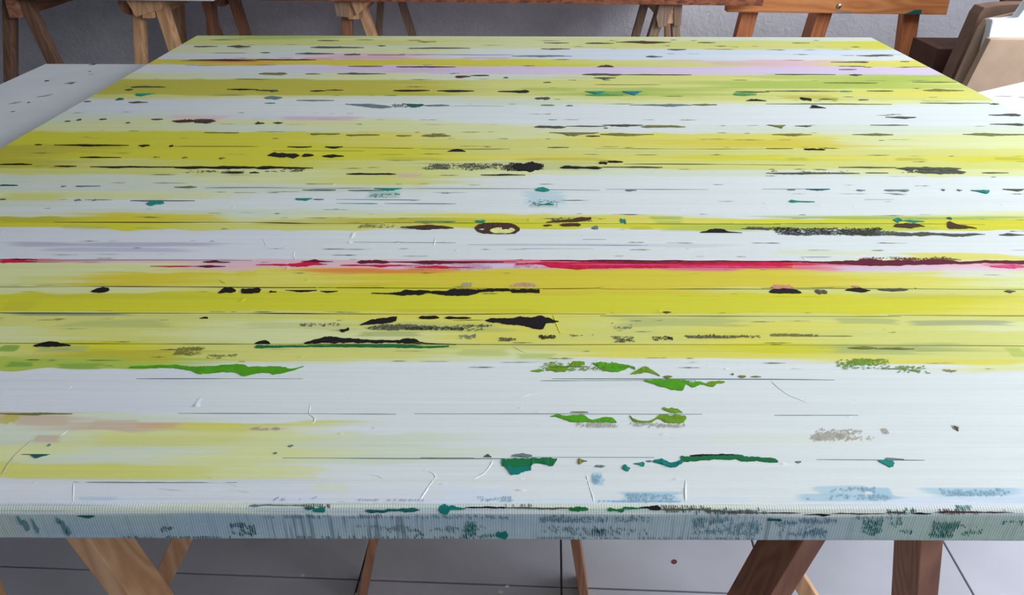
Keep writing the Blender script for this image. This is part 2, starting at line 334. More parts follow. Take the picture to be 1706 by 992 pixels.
ORDER = list(PAL)          # palette numbers in the stripe table count in this order
ROWS = [  # near t, far t, softness of far border, palette numbers along the stripe, s of first and last colour
    (1.8621, 1.93, 0.0106, (4, 4, 9, 4, 4, 4, 3, 3, 3), -0.562, 2.448),
    (1.785, 1.8621, 0.0251, (4, 5, 5, 5, 4, 5, 5, 6, 5), -0.519, 2.404),
    (1.75, 1.785, 0.0095, (3, 3, 3, 3, 4, 5, 5, 6, 5), -0.487, 2.372),
    (1.6829, 1.75, 0.023, (4, 4, 3, 4, 0, 2, 2, 2, 0), -0.458, 2.342),
    (1.6194, 1.6829, 0.0087, (1, 1, 1, 11, 1, 2, 0, 0, 0), -0.422, 2.304),
    (1.5461, 1.6194, 0.0083, (5, 10, 10, 10, 6, 5, 11, 7, 7), -0.383, 2.265),
    (1.4652, 1.5461, 0.0077, (0, 0, 1, 14, 14, 14, 14, 14, 14), -0.339, 2.22),
    (1.4067, 1.4652, 0.0072, (3, 4, 3, 4, 3, 5, 5, 9, 5), -0.3, 2.18),
    (1.3352, 1.4067, 0.0068, (8, 8, 8, 8, 5, 5, 9, 9, 5), -0.263, 2.142),
    (1.2633, 1.3352, 0.0064, (8, 8, 8, 8, 5, 9, 5, 7, 5), -0.223, 2.101),
    (1.234, 1.2633, 0.0149, (4, 5, 4, 3, 4, 5, 5, 5, 5), -0.195, 2.072),
    (1.1962, 1.234, 0.0058, (1, 1, 0, 0, 3, 4, 4, 4, 3), -0.176, 2.053),
    (1.1249, 1.1962, 0.0056, (1, 1, 0, 0, 0, 0, 0, 0, 0), -0.145, 2.021),
    (1.0829, 1.1249, 0.0215, (3, 3, 1, 0, 0, 0, 0, 0, 0), -0.113, 1.989),
    (1.0506, 1.0829, 0.0049, (3, 4, 4, 4, 0, 0, 0, 0, 0), -0.092, 1.968),
    (1.0006, 1.0506, 0.0119, (4, 4, 3, 4, 4, 0, 3, 3, 3), -0.069, 1.944),
    (0.9604, 1.0006, 0.0075, (6, 6, 6, 7, 4, 7, 7, 4, 4), -0.043, 1.918),
    (0.9152, 0.9604, 0.0043, (6, 6, 6, 7, 5, 7, 10, 4, 4), -0.019, 1.893),
    (0.8724, 0.9152, 0.0041, (8, 6, 6, 6, 5, 5, 5, 5, 5), 0.006, 1.868),
    (0.8409, 0.8724, 0.0039, (8, 6, 6, 6, 7, 7, 6, 7, 6), 0.027, 1.847),
    (0.8018, 0.8409, 0.0037, (8, 5, 6, 5, 4, 5, 5, 5, 5), 0.047, 1.826),
    (0.7673, 0.8018, 0.0117, (5, 5, 4, 5, 4, 3, 3, 4, 4), 0.068, 1.805),
    (0.7264, 0.7673, 0.0112, (3, 3, 4, 5, 0, 0, 0, 0, 0), 0.089, 1.784),
    (0.6902, 0.7264, 0.0159, (3, 3, 3, 3, 0, 0, 0, 0, 0), 0.111, 1.761),
    (0.6581, 0.6902, 0.0101, (4, 4, 0, 0, 0, 0, 0, 0, 0), 0.13, 1.742),
    (0.6228, 0.6581, 0.0097, (3, 0, 0, 0, 0, 0, 0, 0, 0), 0.149, 1.723),
    (0.6069, 0.6228, 0.0092, (0, 3, 3, 3, 0, 0, 0, 0, 4), 0.164, 1.708),
    (0.5914, 0.6069, 0.0056, (3, 6, 3, 4, 7, 7, 0, 5, 5), 0.173, 1.699),
    (0.572, 0.5914, 0.0026, (8, 6, 4, 8, 6, 7, 6, 6, 6), 0.183, 1.689),
    (0.5511, 0.572, 0.0026, (6, 6, 5, 5, 6, 6, 9, 6, 6), 0.194, 1.677),
    (0.5093, 0.5511, 0.0025, (1, 1, 1, 0, 0, 0, 0, 0, 0), 0.212, 1.659),
    (0.4866, 0.5093, 0.0023, (1, 1, 1, 0, 0, 0, 0, 0, 0), 0.23, 1.641),
    (0.4665, 0.4866, 0.0022, (1, 1, 1, 0, 0, 0, 0, 0, 0), 0.242, 1.629),
    (0.454, 0.4665, 0.0054, (1, 1, 1, 0, 0, 0, 0, 4, 7), 0.251, 1.619),
    (0.4436, 0.454, 0.0021, (12, 11, 11, 11, 12, 12, 13, 11, 11), 0.258, 1.613),
    (0.4282, 0.4436, 0.0021, (4, 4, 11, 11, 14, 12, 12, 11, 11), 0.265, 1.605),
    (0.4149, 0.4282, 0.0051, (4, 4, 7, 16, 10, 10, 10, 5, 4), 0.273, 1.597),
    (0.3813, 0.4149, 0.002, (4, 10, 7, 10, 10, 10, 10, 7, 4), 0.287, 1.584),
    (0.3645, 0.3813, 0.0019, (4, 4, 7, 6, 10, 10, 5, 5, 5), 0.301, 1.569),
    (0.3183, 0.3645, 0.0018, (6, 6, 6, 6, 6, 6, 6, 6, 7), 0.319, 1.551),
    (0.2993, 0.3183, 0.0017, (5, 5, 5, 7, 7, 5, 5, 5, 5), 0.337, 1.533),
    (0.2772, 0.2993, 0.008, (5, 5, 4, 5, 7, 5, 7, 5, 4), 0.349, 1.521),
    (0.2523, 0.2772, 0.0077, (4, 5, 4, 4, 7, 5, 7, 5, 5), 0.363, 1.507),
    (0.2367, 0.2523, 0.0061, (5, 6, 5, 5, 5, 7, 6, 19, 5), 0.374, 1.496),
    (0.2228, 0.2367, 0.0071, (5, 8, 5, 5, 4, 7, 7, 5, 5), 0.382, 1.487),
    (0.2148, 0.2228, 0.0057, (9, 9, 5, 4, 0, 0, 0, 7, 7), 0.389, 1.481),
    (0.2048, 0.2148, 0.0045, (9, 9, 3, 0, 0, 0, 0, 0, 4), 0.394, 1.476),
    (0.127, 0.2048, 0.0013, (1, 1, 0, 0, 0, 0, 0, 0, 0), 0.42, 1.45),
    (0.1133, 0.127, 0.0011, (17, 3, 0, 0, 0, 0, 0, 0, 0), 0.445, 1.425),
    (0.0983, 0.1133, 0.0036, (3, 17, 5, 0, 0, 0, 0, 0, 0), 0.453, 1.416),
    (0.0788, 0.0983, 0.0043, (3, 4, 4, 3, 0, 0, 0, 0, 0), 0.463, 1.407),
    (0.0548, 0.0788, 0.0066, (4, 3, 4, 3, 0, 0, 0, 0, 0), 0.475, 1.394),
    (0.0357, 0.0548, 0.0047, (5, 5, 4, 0, 0, 0, 0, 0, 0), 0.487, 1.382),
    (0.0269, 0.0357, 0.003, (1, 1, 1, 0, 0, 0, 0, 0, 0), 0.495, 1.374),
    (0.0127, 0.0269, 0.0044, (1, 1, 1, 1, 0, 0, 0, 0, 2), 0.502, 1.367),
    (0, 0.0127, 0.0042, (1, 2, 1, 1, 2, 2, 0, 2, 2), 0.51, 1.359),
]
STAINS = """
0.3746 0.469 1.606 1.6335 K .5
0.4663 0.6722 1.6147 1.6566 m .55
0.7994 0.9264 1.6185 1.6534 m .5
1.4379 1.6401 1.5667 1.5933 T .8
0.122 0.3379 1.5503 1.6034 R .45
0.0697 0.2715 1.5825 1.6027 M .8
0.6128 0.7921 1.4684 1.5304 m .3
1.4505 1.6006 1.4783 1.5217 L .9
0.9412 1.0789 1.3046 1.3361 G .8
1.0965 1.2319 1.2609 1.3064 n .8
1.4341 1.4842 1.2641 1.2994 n .7
1.529 1.6632 1.2411 1.2806 O .8
1.5096 1.8756 1.4155 1.4685 G .6
0.4634 0.6222 1.0749 1.1081 m .6
0.2335 0.355 1.0604 1.1097 k .6
0.601 0.9409 1.2038 1.2322 g .7
0.0585 0.2121 0.898 0.9215 O .8
0.2512 0.4617 0.9067 0.9409 D .4
1.4258 1.5505 0.9236 0.9801 D .6
0.7062 0.8123 0.8394 0.8581 O .7
0.9312 1.0992 0.8416 0.8604 O .7
1.4186 1.456 0.8453 0.8609 O .8
1.6116 1.6651 0.847 0.8659 O .9
1.7892 1.844 0.8485 0.8706 O .9
0.7736 1.1266 0.7932 0.8349 e .45
0.7382 0.7835 0.7576 0.7744 m .6
0.1296 0.2327 0.6548 0.6842 P .8
0.1065 0.2995 0.6997 0.7205 w .5
0.7014 0.7565 0.6687 0.6987 t .45
0.9485 1.019 0.6324 0.7007 b .55
0.3079 0.5163 0.5747 0.6075 D .7
0.1814 0.2867 0.567 0.5906 O .8
0.5702 0.7456 0.5637 0.585 O .55
0.2814 0.3504 0.5468 0.5633 e .3
1.1394 1.184 0.5887 0.5997 n .5
1.1404 1.1854 0.5715 0.5844 G .8
1.1467 1.2856 0.5469 0.5677 G .6
1.2778 1.6952 0.5911 0.6021 n .6
1.1036 1.134 0.5524 0.5649 O .7
1.4429 1.5475 0.5448 0.5782 G .5
0.2445 0.5743 0.4905 0.5057 v .75
0.2853 0.5175 0.4757 0.4904 v .6
0.8723 1.2791 0.495 0.5083 v .3
1.2884 1.4434 0.4711 0.4858 p .6
1.4562 1.6234 0.4597 0.4833 y .9
0.9384 0.97 0.4334 0.4507 L .8
1.0489 1.207 0.4345 0.4501 C .9
1.2653 1.3078 0.4288 0.4442 R .8
1.3532 1.4867 0.4246 0.4399 L .7
1.5175 1.5572 0.4406 0.4545 k .7
1.5541 1.6064 0.4357 0.4478 K .8
0.6749 0.8491 0.4138 0.4271 R .6
0.3843 0.5206 0.3784 0.4151 D .5
0.3015 0.3771 0.3808 0.4095 P .5
0.5005 0.6019 0.4208 0.4411 k .6
0.5772 0.6079 0.3998 0.421 D .6
1.4823 1.5962 0.4105 0.4372 w .5
0.3096 0.6233 0.3484 0.3617 O .35
0.7819 0.9664 0.318 0.3278 O .4
1.3568 1.5602 0.3543 0.3662 O .5
0.3237 0.3664 0.315 0.3446 O .4
0.3515 0.5021 0.3086 0.3154 s .75
0.4141 0.5448 0.2837 0.3007 e .6
0.76 0.931 0.2754 0.2949 e .5
0.6223 0.7594 0.2784 0.2966 e .35
1.0419 1.2016 0.2872 0.3099 e .7
1.3062 1.3828 0.2924 0.3084 e .8
1.3918 1.5064 0.2917 0.3036 s .5
0.4154 0.4675 0.2306 0.2447 e .7
0.7557 0.8299 0.2638 0.2764 e .8
1.2787 1.3707 0.2329 0.2508 e .7
0.7009 0.8719 0.2418 0.249 n .6
0.3754 0.3949 0.2326 0.2456 n .8
0.3981 0.4322 0.2022 0.2144 n .8
0.4516 0.502 0.2003 0.2102 n .6
0.8728 0.9312 0.2238 0.2401 G .5
0.5147 0.5787 0.2106 0.2288 O .7
0.9345 0.9828 0.2195 0.231 G .6
1.4727 1.4897 0.228 0.2456 G .7
1.4033 1.4775 0.2085 0.2221 y .5
0.9313 1.0017 0.2139 0.2218 g .8
0.4455 0.4626 0.1084 0.1247 O .7
0.4641 0.5124 0.105 0.123 T .9
0.5349 0.5773 0.1018 0.116 T .7
0.578 0.6204 0.1038 0.1109 R .25
0.6173 0.6851 0.104 0.1129 y .7
0.4903 0.5179 0.0836 0.0955 T .9
0.6839 0.7233 0.1007 0.106 T .5
0.7171 0.7678 0.0992 0.1124 p .35
0.5449 0.6939 0.0774 0.0986 P .5
0.5291 0.6858 0.0344 0.0533 P .6
0.7114 0.7691 0.0349 0.0578 p .6
0.7632 0.7938 0.0205 0.0314 p .35
1.0983 1.2651 0.0841 0.0995 p .15
0.5674 0.6073 0.009 0.0141 b .5
0.7209 0.7862 0.0092 0.0162 B .8
0.7874 0.8672 0.009 0.0109 B .8
0.8713 0.937 0.009 0.0268 B .7
1.002 1.0124 0.0302 0.0451 b .8
1.0217 1.0793 0.009 0.0231 b .85
1.0068 1.0767 0.009 0.0118 b .8
1.1462 1.1711 0.009 0.0108 B .7
1.1867 1.2377 0.0167 0.0296 b .7
1.2374 1.2558 0.0168 0.0283 b .9
1.174 1.2599 0.0111 0.0195 b .8
1.277 1.3665 0.0115 0.0286 b .8
1.2593 1.3632 0.0101 0.0185 B .7
1.0977 1.1379 0.009 0.0177 B .6
"""
PATCHES = """
0.0444 0.111 1.7537 1.7731 d o
0.1366 0.2033 1.7473 1.7783 d o
0.09 0.2692 1.592 1.6096 M o
0.2625 0.4202 1.5954 1.6131 M o
0.0505 0.0696 1.2966 1.3121 d o
0.0541 0.1339 1.3204 1.3362 d r
0.2809 0.3519 1.303 1.3176 K o
0.3485 0.3989 1.2975 1.3104 d o
0.0904 0.133 1.2494 1.2741 T t
0.0666 0.0823 1.2128 1.2367 U r
0.1031 0.1457 1.1955 1.2062 d o
0.0045 0.0201 1.2004 1.2121 d o
0.2486 0.3364 1.0543 1.0805 N r
0.0541 0.0637 1.0661 1.0782 d o
0.1612 0.1696 1.0491 1.059 d o
0.0345 0.0465 1.0578 1.0678 d o
0.0974 0.1119 1.0734 1.0828 d o
0.2016 0.2258 1.0737 1.0839 d o
0.3385 0.4054 0.9871 0.9971 l o
0.0513 0.0646 0.9124 0.9243 K o
0.0879 0.2257 0.9099 0.9234 K o
0.2441 0.265 0.9091 0.9226 K o
0.3016 0.3093 0.9079 0.918 K o
0.3709 0.433 1.838 1.8545 d o
0.6607 0.714 1.8272 1.842 l o
0.3711 0.5207 1.7419 1.7665 d r
0.5557 0.5775 1.7682 1.7878 d o
0.6465 0.8161 1.7412 1.7588 d o
0.2516 0.2774 1.6813 1.6923 d o
0.348 0.4527 1.6687 1.6868 d o
0.4807 0.5256 1.6572 1.6772 d r
0.544 0.645 1.657 1.6712 l o
0.5163 0.6043 1.5287 1.5414 d o
0.6384 0.7885 1.5229 1.5401 N o
0.3125 0.3827 1.4433 1.4671 l r
0.4269 0.4635 1.4474 1.4623 l o
0.5042 0.6229 1.4524 1.4631 d o
0.7948 0.8311 1.4139 1.4577 N R
0.8307 0.8759 1.4375 1.4523 N o
0.9112 0.9228 1.4122 1.4324 d o
0.6611 0.7443 1.2909 1.3193 K o
0.761 0.8456 1.2941 1.3126 K o
0.4737 0.5077 1.2926 1.3065 K o
0.5066 0.5475 1.3002 1.3106 d o
0.3819 0.4022 1.2875 1.3054 d o
0.8989 0.9711 1.2808 1.3167 K l
0.3862 0.4258 1.2283 1.255 s r
0.4614 0.5438 1.215 1.2269 s o
0.3984 0.4217 1.1925 1.2023 T o
0.7064 0.7425 1.1667 1.208 U o
0.7429 0.7981 1.1748 1.1922 s o
0.4205 0.4384 1.0418 1.0636 N R
0.4541 0.4733 1.05 1.064 N o
0.5444 0.602 0.9805 0.9934 l r
0.6147 0.679 0.9758 0.9867 l r
0.7106 0.7404 0.9729 0.982 l o
0.76 0.815 0.9698 0.9844 l r
0.5193 0.5644 0.9036 0.9123 K t
0.5886 0.6216 0.9035 0.9129 K t
1.0216 1.0936 1.8146 1.8325 d o
1.1395 1.2217 1.8115 1.8285 d o
1.2285 1.3854 1.8164 1.855 N o
1.4623 1.5141 1.8271 1.841 d o
1.0122 1.0919 1.7334 1.7517 d o
1.3606 1.4122 1.7334 1.7524 d o
0.9295 1.0912 1.644 1.666 s o
1.2877 1.3326 1.6437 1.6628 d o
1.1465 1.1893 1.533 1.5569 N b
1.1031 1.2031 1.444 1.4703 d r
1.2029 1.3707 1.4515 1.4635 d o
1.1282 1.1818 1.415 1.4353 d o
1.0052 1.0236 1.3762 1.3851 d o
1.0972 1.1448 1.2803 1.3033 T t
1.1826 1.2274 1.2737 1.3068 V t
1.0954 1.1801 1.2581 1.2806 n o
0.982 1.0165 1.2323 1.2517 d r
1.4439 1.4889 1.2244 1.2471 K b
1.4393 1.5173 1.2975 1.3078 d o
1.4294 1.4808 1.264 1.2942 n R
0.9936 1.0233 1.1819 1.1947 s o
1.0475 1.063 1.1792 1.1906 s o
1.1847 1.3178 1.1789 1.2043 s o
1.3184 1.3742 1.1895 1.2016 l o
0.9759 1.0387 1.0271 1.0415 d r
1.039 1.1164 1.0356 1.045 d o
1.1124 1.1925 1.041 1.0552 d o
1.1873 1.2754 1.0293 1.0465 l r
1.0038 1.1 0.9832 1.0017 l t
1.0733 1.1008 0.9726 0.9836 N o
1.1019 1.2048 0.9823 0.996 l o
0.9973 1.037 0.9079 0.9143 l o
1.7332 1.7833 1.8244 1.8383 l o
1.8563 1.9552 1.6642 1.6814 d o
1.7604 1.8592 1.5886 1.6062 d l
1.9451 1.9688 1.5985 1.6121 d o
1.7515 1.797 1.5109 1.5222 d o
1.5765 1.7259 1.4595 1.4703 d o
1.7584 1.7895 1.4526 1.4724 d o
1.6681 1.7964 1.379 1.3902 l o
1.8819 1.988 1.3869 1.3992 l o
1.5105 1.6768 1.3039 1.3143 d o
1.6775 1.7078 1.3019 1.3149 T o
1.7419 1.8025 1.3059 1.3184 d o
1.8736 1.9676 1.3075 1.3295 l o
1.5692 1.5931 1.2313 1.2556 K r
1.6082 1.6508 1.2357 1.2474 l o
1.6939 1.7165 1.2317 1.2424 d o
1.5656 1.6003 1.1711 1.1893 K b
1.6996 1.7629 1.0974 1.1177 d o
1.8191 1.9713 1.2083 1.2191 l o
1.4807 1.7531 1.1988 1.2082 l o
1.9677 1.9874 1.2026 1.2129 d o
1.9216 1.9956 1.1165 1.1354 d l
1.89 1.959 1.054 1.0692 d l
1.4416 1.4774 1.0307 1.0535 l t
1.494 1.5276 1.0413 1.0508 d o
1.6472 1.723 1.0501 1.0565 d o
1.4328 1.5094 0.982 1.0005 l o
1.5884 1.6674 0.9879 0.9975 l o
1.8027 1.938 0.985 1.0066 l o
1.4669 1.4901 0.902 0.9114 K r
1.3982 1.4479 0.9062 0.9116 l o
0.1673 0.2404 0.847 0.8539 K o
0.2971 0.3077 0.8491 0.8557 l o
0.3488 0.3583 0.847 0.8545 l o
0.4143 0.4259 0.8439 0.8536 l o
0.0469 0.1027 0.8093 0.8182 K o
0.1455 0.1836 0.8012 0.81 K o
0.2077 0.3619 0.7981 0.8087 K o
0.3529 0.4966 0.7928 0.8093 K o
0.4931 0.5917 0.7915 0.8085 K R
0.4411 0.4795 0.7719 0.7804 K o
0.4896 0.5058 0.7722 0.7807 K o
0.1028 0.1319 0.7109 0.7209 U R
0.2037 0.2124 0.7096 0.7153 s o
0.2271 0.2667 0.7057 0.7151 s t
0.3871 0.4238 0.7059 0.7143 l o
0.2532 0.2644 0.6505 0.6592 s o
0.282 0.2876 0.6507 0.6594 s o
0.3705 0.3972 0.633 0.655 T r
0.3405 0.4408 0.651 0.6563 s o
0.1361 0.1454 0.6549 0.6604 d o
0.4964 0.553 0.8498 0.8768 K r
0.5583 0.5786 0.8521 0.8756 K R
0.5943 0.6328 0.8537 0.8676 K o
0.8155 0.8482 0.8864 0.8982 K b
0.9313 0.9862 0.7932 0.8289 K r
1.0149 1.0872 0.7952 0.8146 K r
1.0843 1.0989 0.8209 0.8361 K r
1.0996 1.127 0.829 0.8406 K r
1.0875 1.1921 0.8047 0.8124 d o
0.88 0.9546 0.7644 0.7745 K o
0.6537 0.7374 0.7688 0.775 K r
0.7103 0.7554 0.6901 0.7101 T t
0.5944 0.6205 0.6508 0.6662 T t
0.6228 0.6396 0.6582 0.6635 s o
0.597 0.6507 0.6964 0.702 s o
0.6704 0.7279 0.6949 0.7 s o
0.79 0.8499 0.575 0.581 T o
0.878 0.8939 0.5751 0.5854 T r
0.9701 0.9932 0.689 0.7163 T o
0.9797 0.9972 0.6371 0.6479 T o
1.1146 1.133 0.6982 0.707 s o
0.9781 0.9912 0.5618 0.5703 N o
1.0017 1.0332 0.5642 0.5713 N r
1.0918 1.1006 0.5745 0.5917 T r
1.048 1.0576 0.5519 0.5644 s r
1.2009 1.2612 0.5418 0.5524 K b
1.2635 1.306 0.5507 0.5619 d l
1.4623 1.6063 0.5342 0.5439 d r
1.625 1.6644 0.5318 0.5439 d o
1.467 1.5056 0.8995 0.9081 K r
1.4957 1.5955 0.8069 0.8141 d o
1.5935 1.7055 0.7978 0.8156 d r
1.3623 1.5213 0.7777 0.7858 d r
1.5322 1.571 0.7809 0.7878 d o
1.6222 1.7053 0.7807 0.7992 d r
1.7309 1.776 0.7838 0.7895 d o
1.3759 1.3885 0.7028 0.709 s o
1.4065 1.4453 0.6991 0.7115 U t
1.4866 1.5011 0.7012 0.7089 s o
1.5313 1.572 0.7011 0.7104 s r
1.6242 1.631 0.7043 0.712 s o
1.6496 1.6573 0.7019 0.7112 s o
1.671 1.7009 0.69 0.7089 T t
1.7251 1.7611 0.7005 0.7135 d t
1.3637 1.403 0.6509 0.663 T R
1.4967 1.5101 0.5817 0.5978 T r
1.5051 1.5406 0.5805 0.5883 T o
1.5779 1.5869 0.5909 0.601 U o
0.2577 0.3074 0.4387 0.4515 C R
0.2542 0.3041 0.4491 0.4533 M o
0.525 0.5605 0.4424 0.449 M o
0.5184 0.559 0.4301 0.4362 M o
0.4603 0.5182 0.4321 0.4345 C o
0.6389 0.6901 0.4309 0.4488 C o
0.597 0.6433 0.4354 0.4402 C o
0.6543 0.6963 0.4454 0.4513 M o
0.7284 0.7719 0.4417 0.4514 M r
0.7719 0.9218 0.443 0.4521 M o
0.7081 0.8126 0.4339 0.4397 C o
0.8053 0.8835 0.4277 0.4368 C o
0.9703 1.3292 0.4502 0.4551 M o
1.2699 1.325 0.4512 0.4547 M o
1.5613 1.6088 0.4351 0.4461 K2 o
0.6344 0.6433 0.3624 0.3703 K R
0.653 0.6921 0.3614 0.3708 K t
0.6967 0.7181 0.3626 0.3686 K t
0.5708 0.5806 0.3021 0.3078 K b
0.8248 0.8486 0.3028 0.3082 K r
0.8549 0.8856 0.3025 0.3084 K r
0.738 0.7488 0.2743 0.2817 K r
0.65 0.6672 0.2488 0.2569 K b
1.1107 1.1206 0.3161 0.3227 d o
1.0896 1.0989 0.1862 0.1915 l o
1.1608 1.1639 0.1919 0.1951 l o
1.1673 1.1754 0.1872 0.1922 l o
1.1796 1.1908 0.1877 0.1905 l o
0.9897 1.0071 0.1279 0.1312 l o
1.2558 1.2844 0.3775 0.3856 Q r
1.3078 1.3226 0.3644 0.3778 d r
1.3461 1.3774 0.3695 0.3793 K o
1.3572 1.3677 0.3815 0.3865 Q o
1.3869 1.4251 0.3734 0.3787 d r
1.5427 1.5568 0.3688 0.3774 d o
1.3004 1.332 0.2399 0.2476 l o
1.33 1.3728 0.2397 0.2449 l o
1.4349 1.4364 0.3782 0.3813 d o
0.441 0.5107 0.1226 0.1261 l o
0.5023 0.5173 0.0605 0.0657 U t
0.9329 0.9517 0.0638 0.0691 s r
0.9922 1.0002 0.056 0.0634 l R
1.0065 1.0155 0.0512 0.0543 s o
1.0306 1.0375 0.0472 0.0544 T o
1.0409 1.051 0.0532 0.0595 T l
1.0525 1.0579 0.0581 0.0616 s o
1.1855 1.1909 0.0582 0.0614 s o
1.2671 1.2837 0.0613 0.0652 s R
0.5105 0.5132 0.0774 0.0811 s o
0.9081 0.9151 0.0646 0.0697 d b
0.7189 0.7222 0.0668 0.0713 s o
0.7294 0.7343 0.0768 0.0812 s o
1.3501 1.3541 0.1042 0.1117 d o
"""
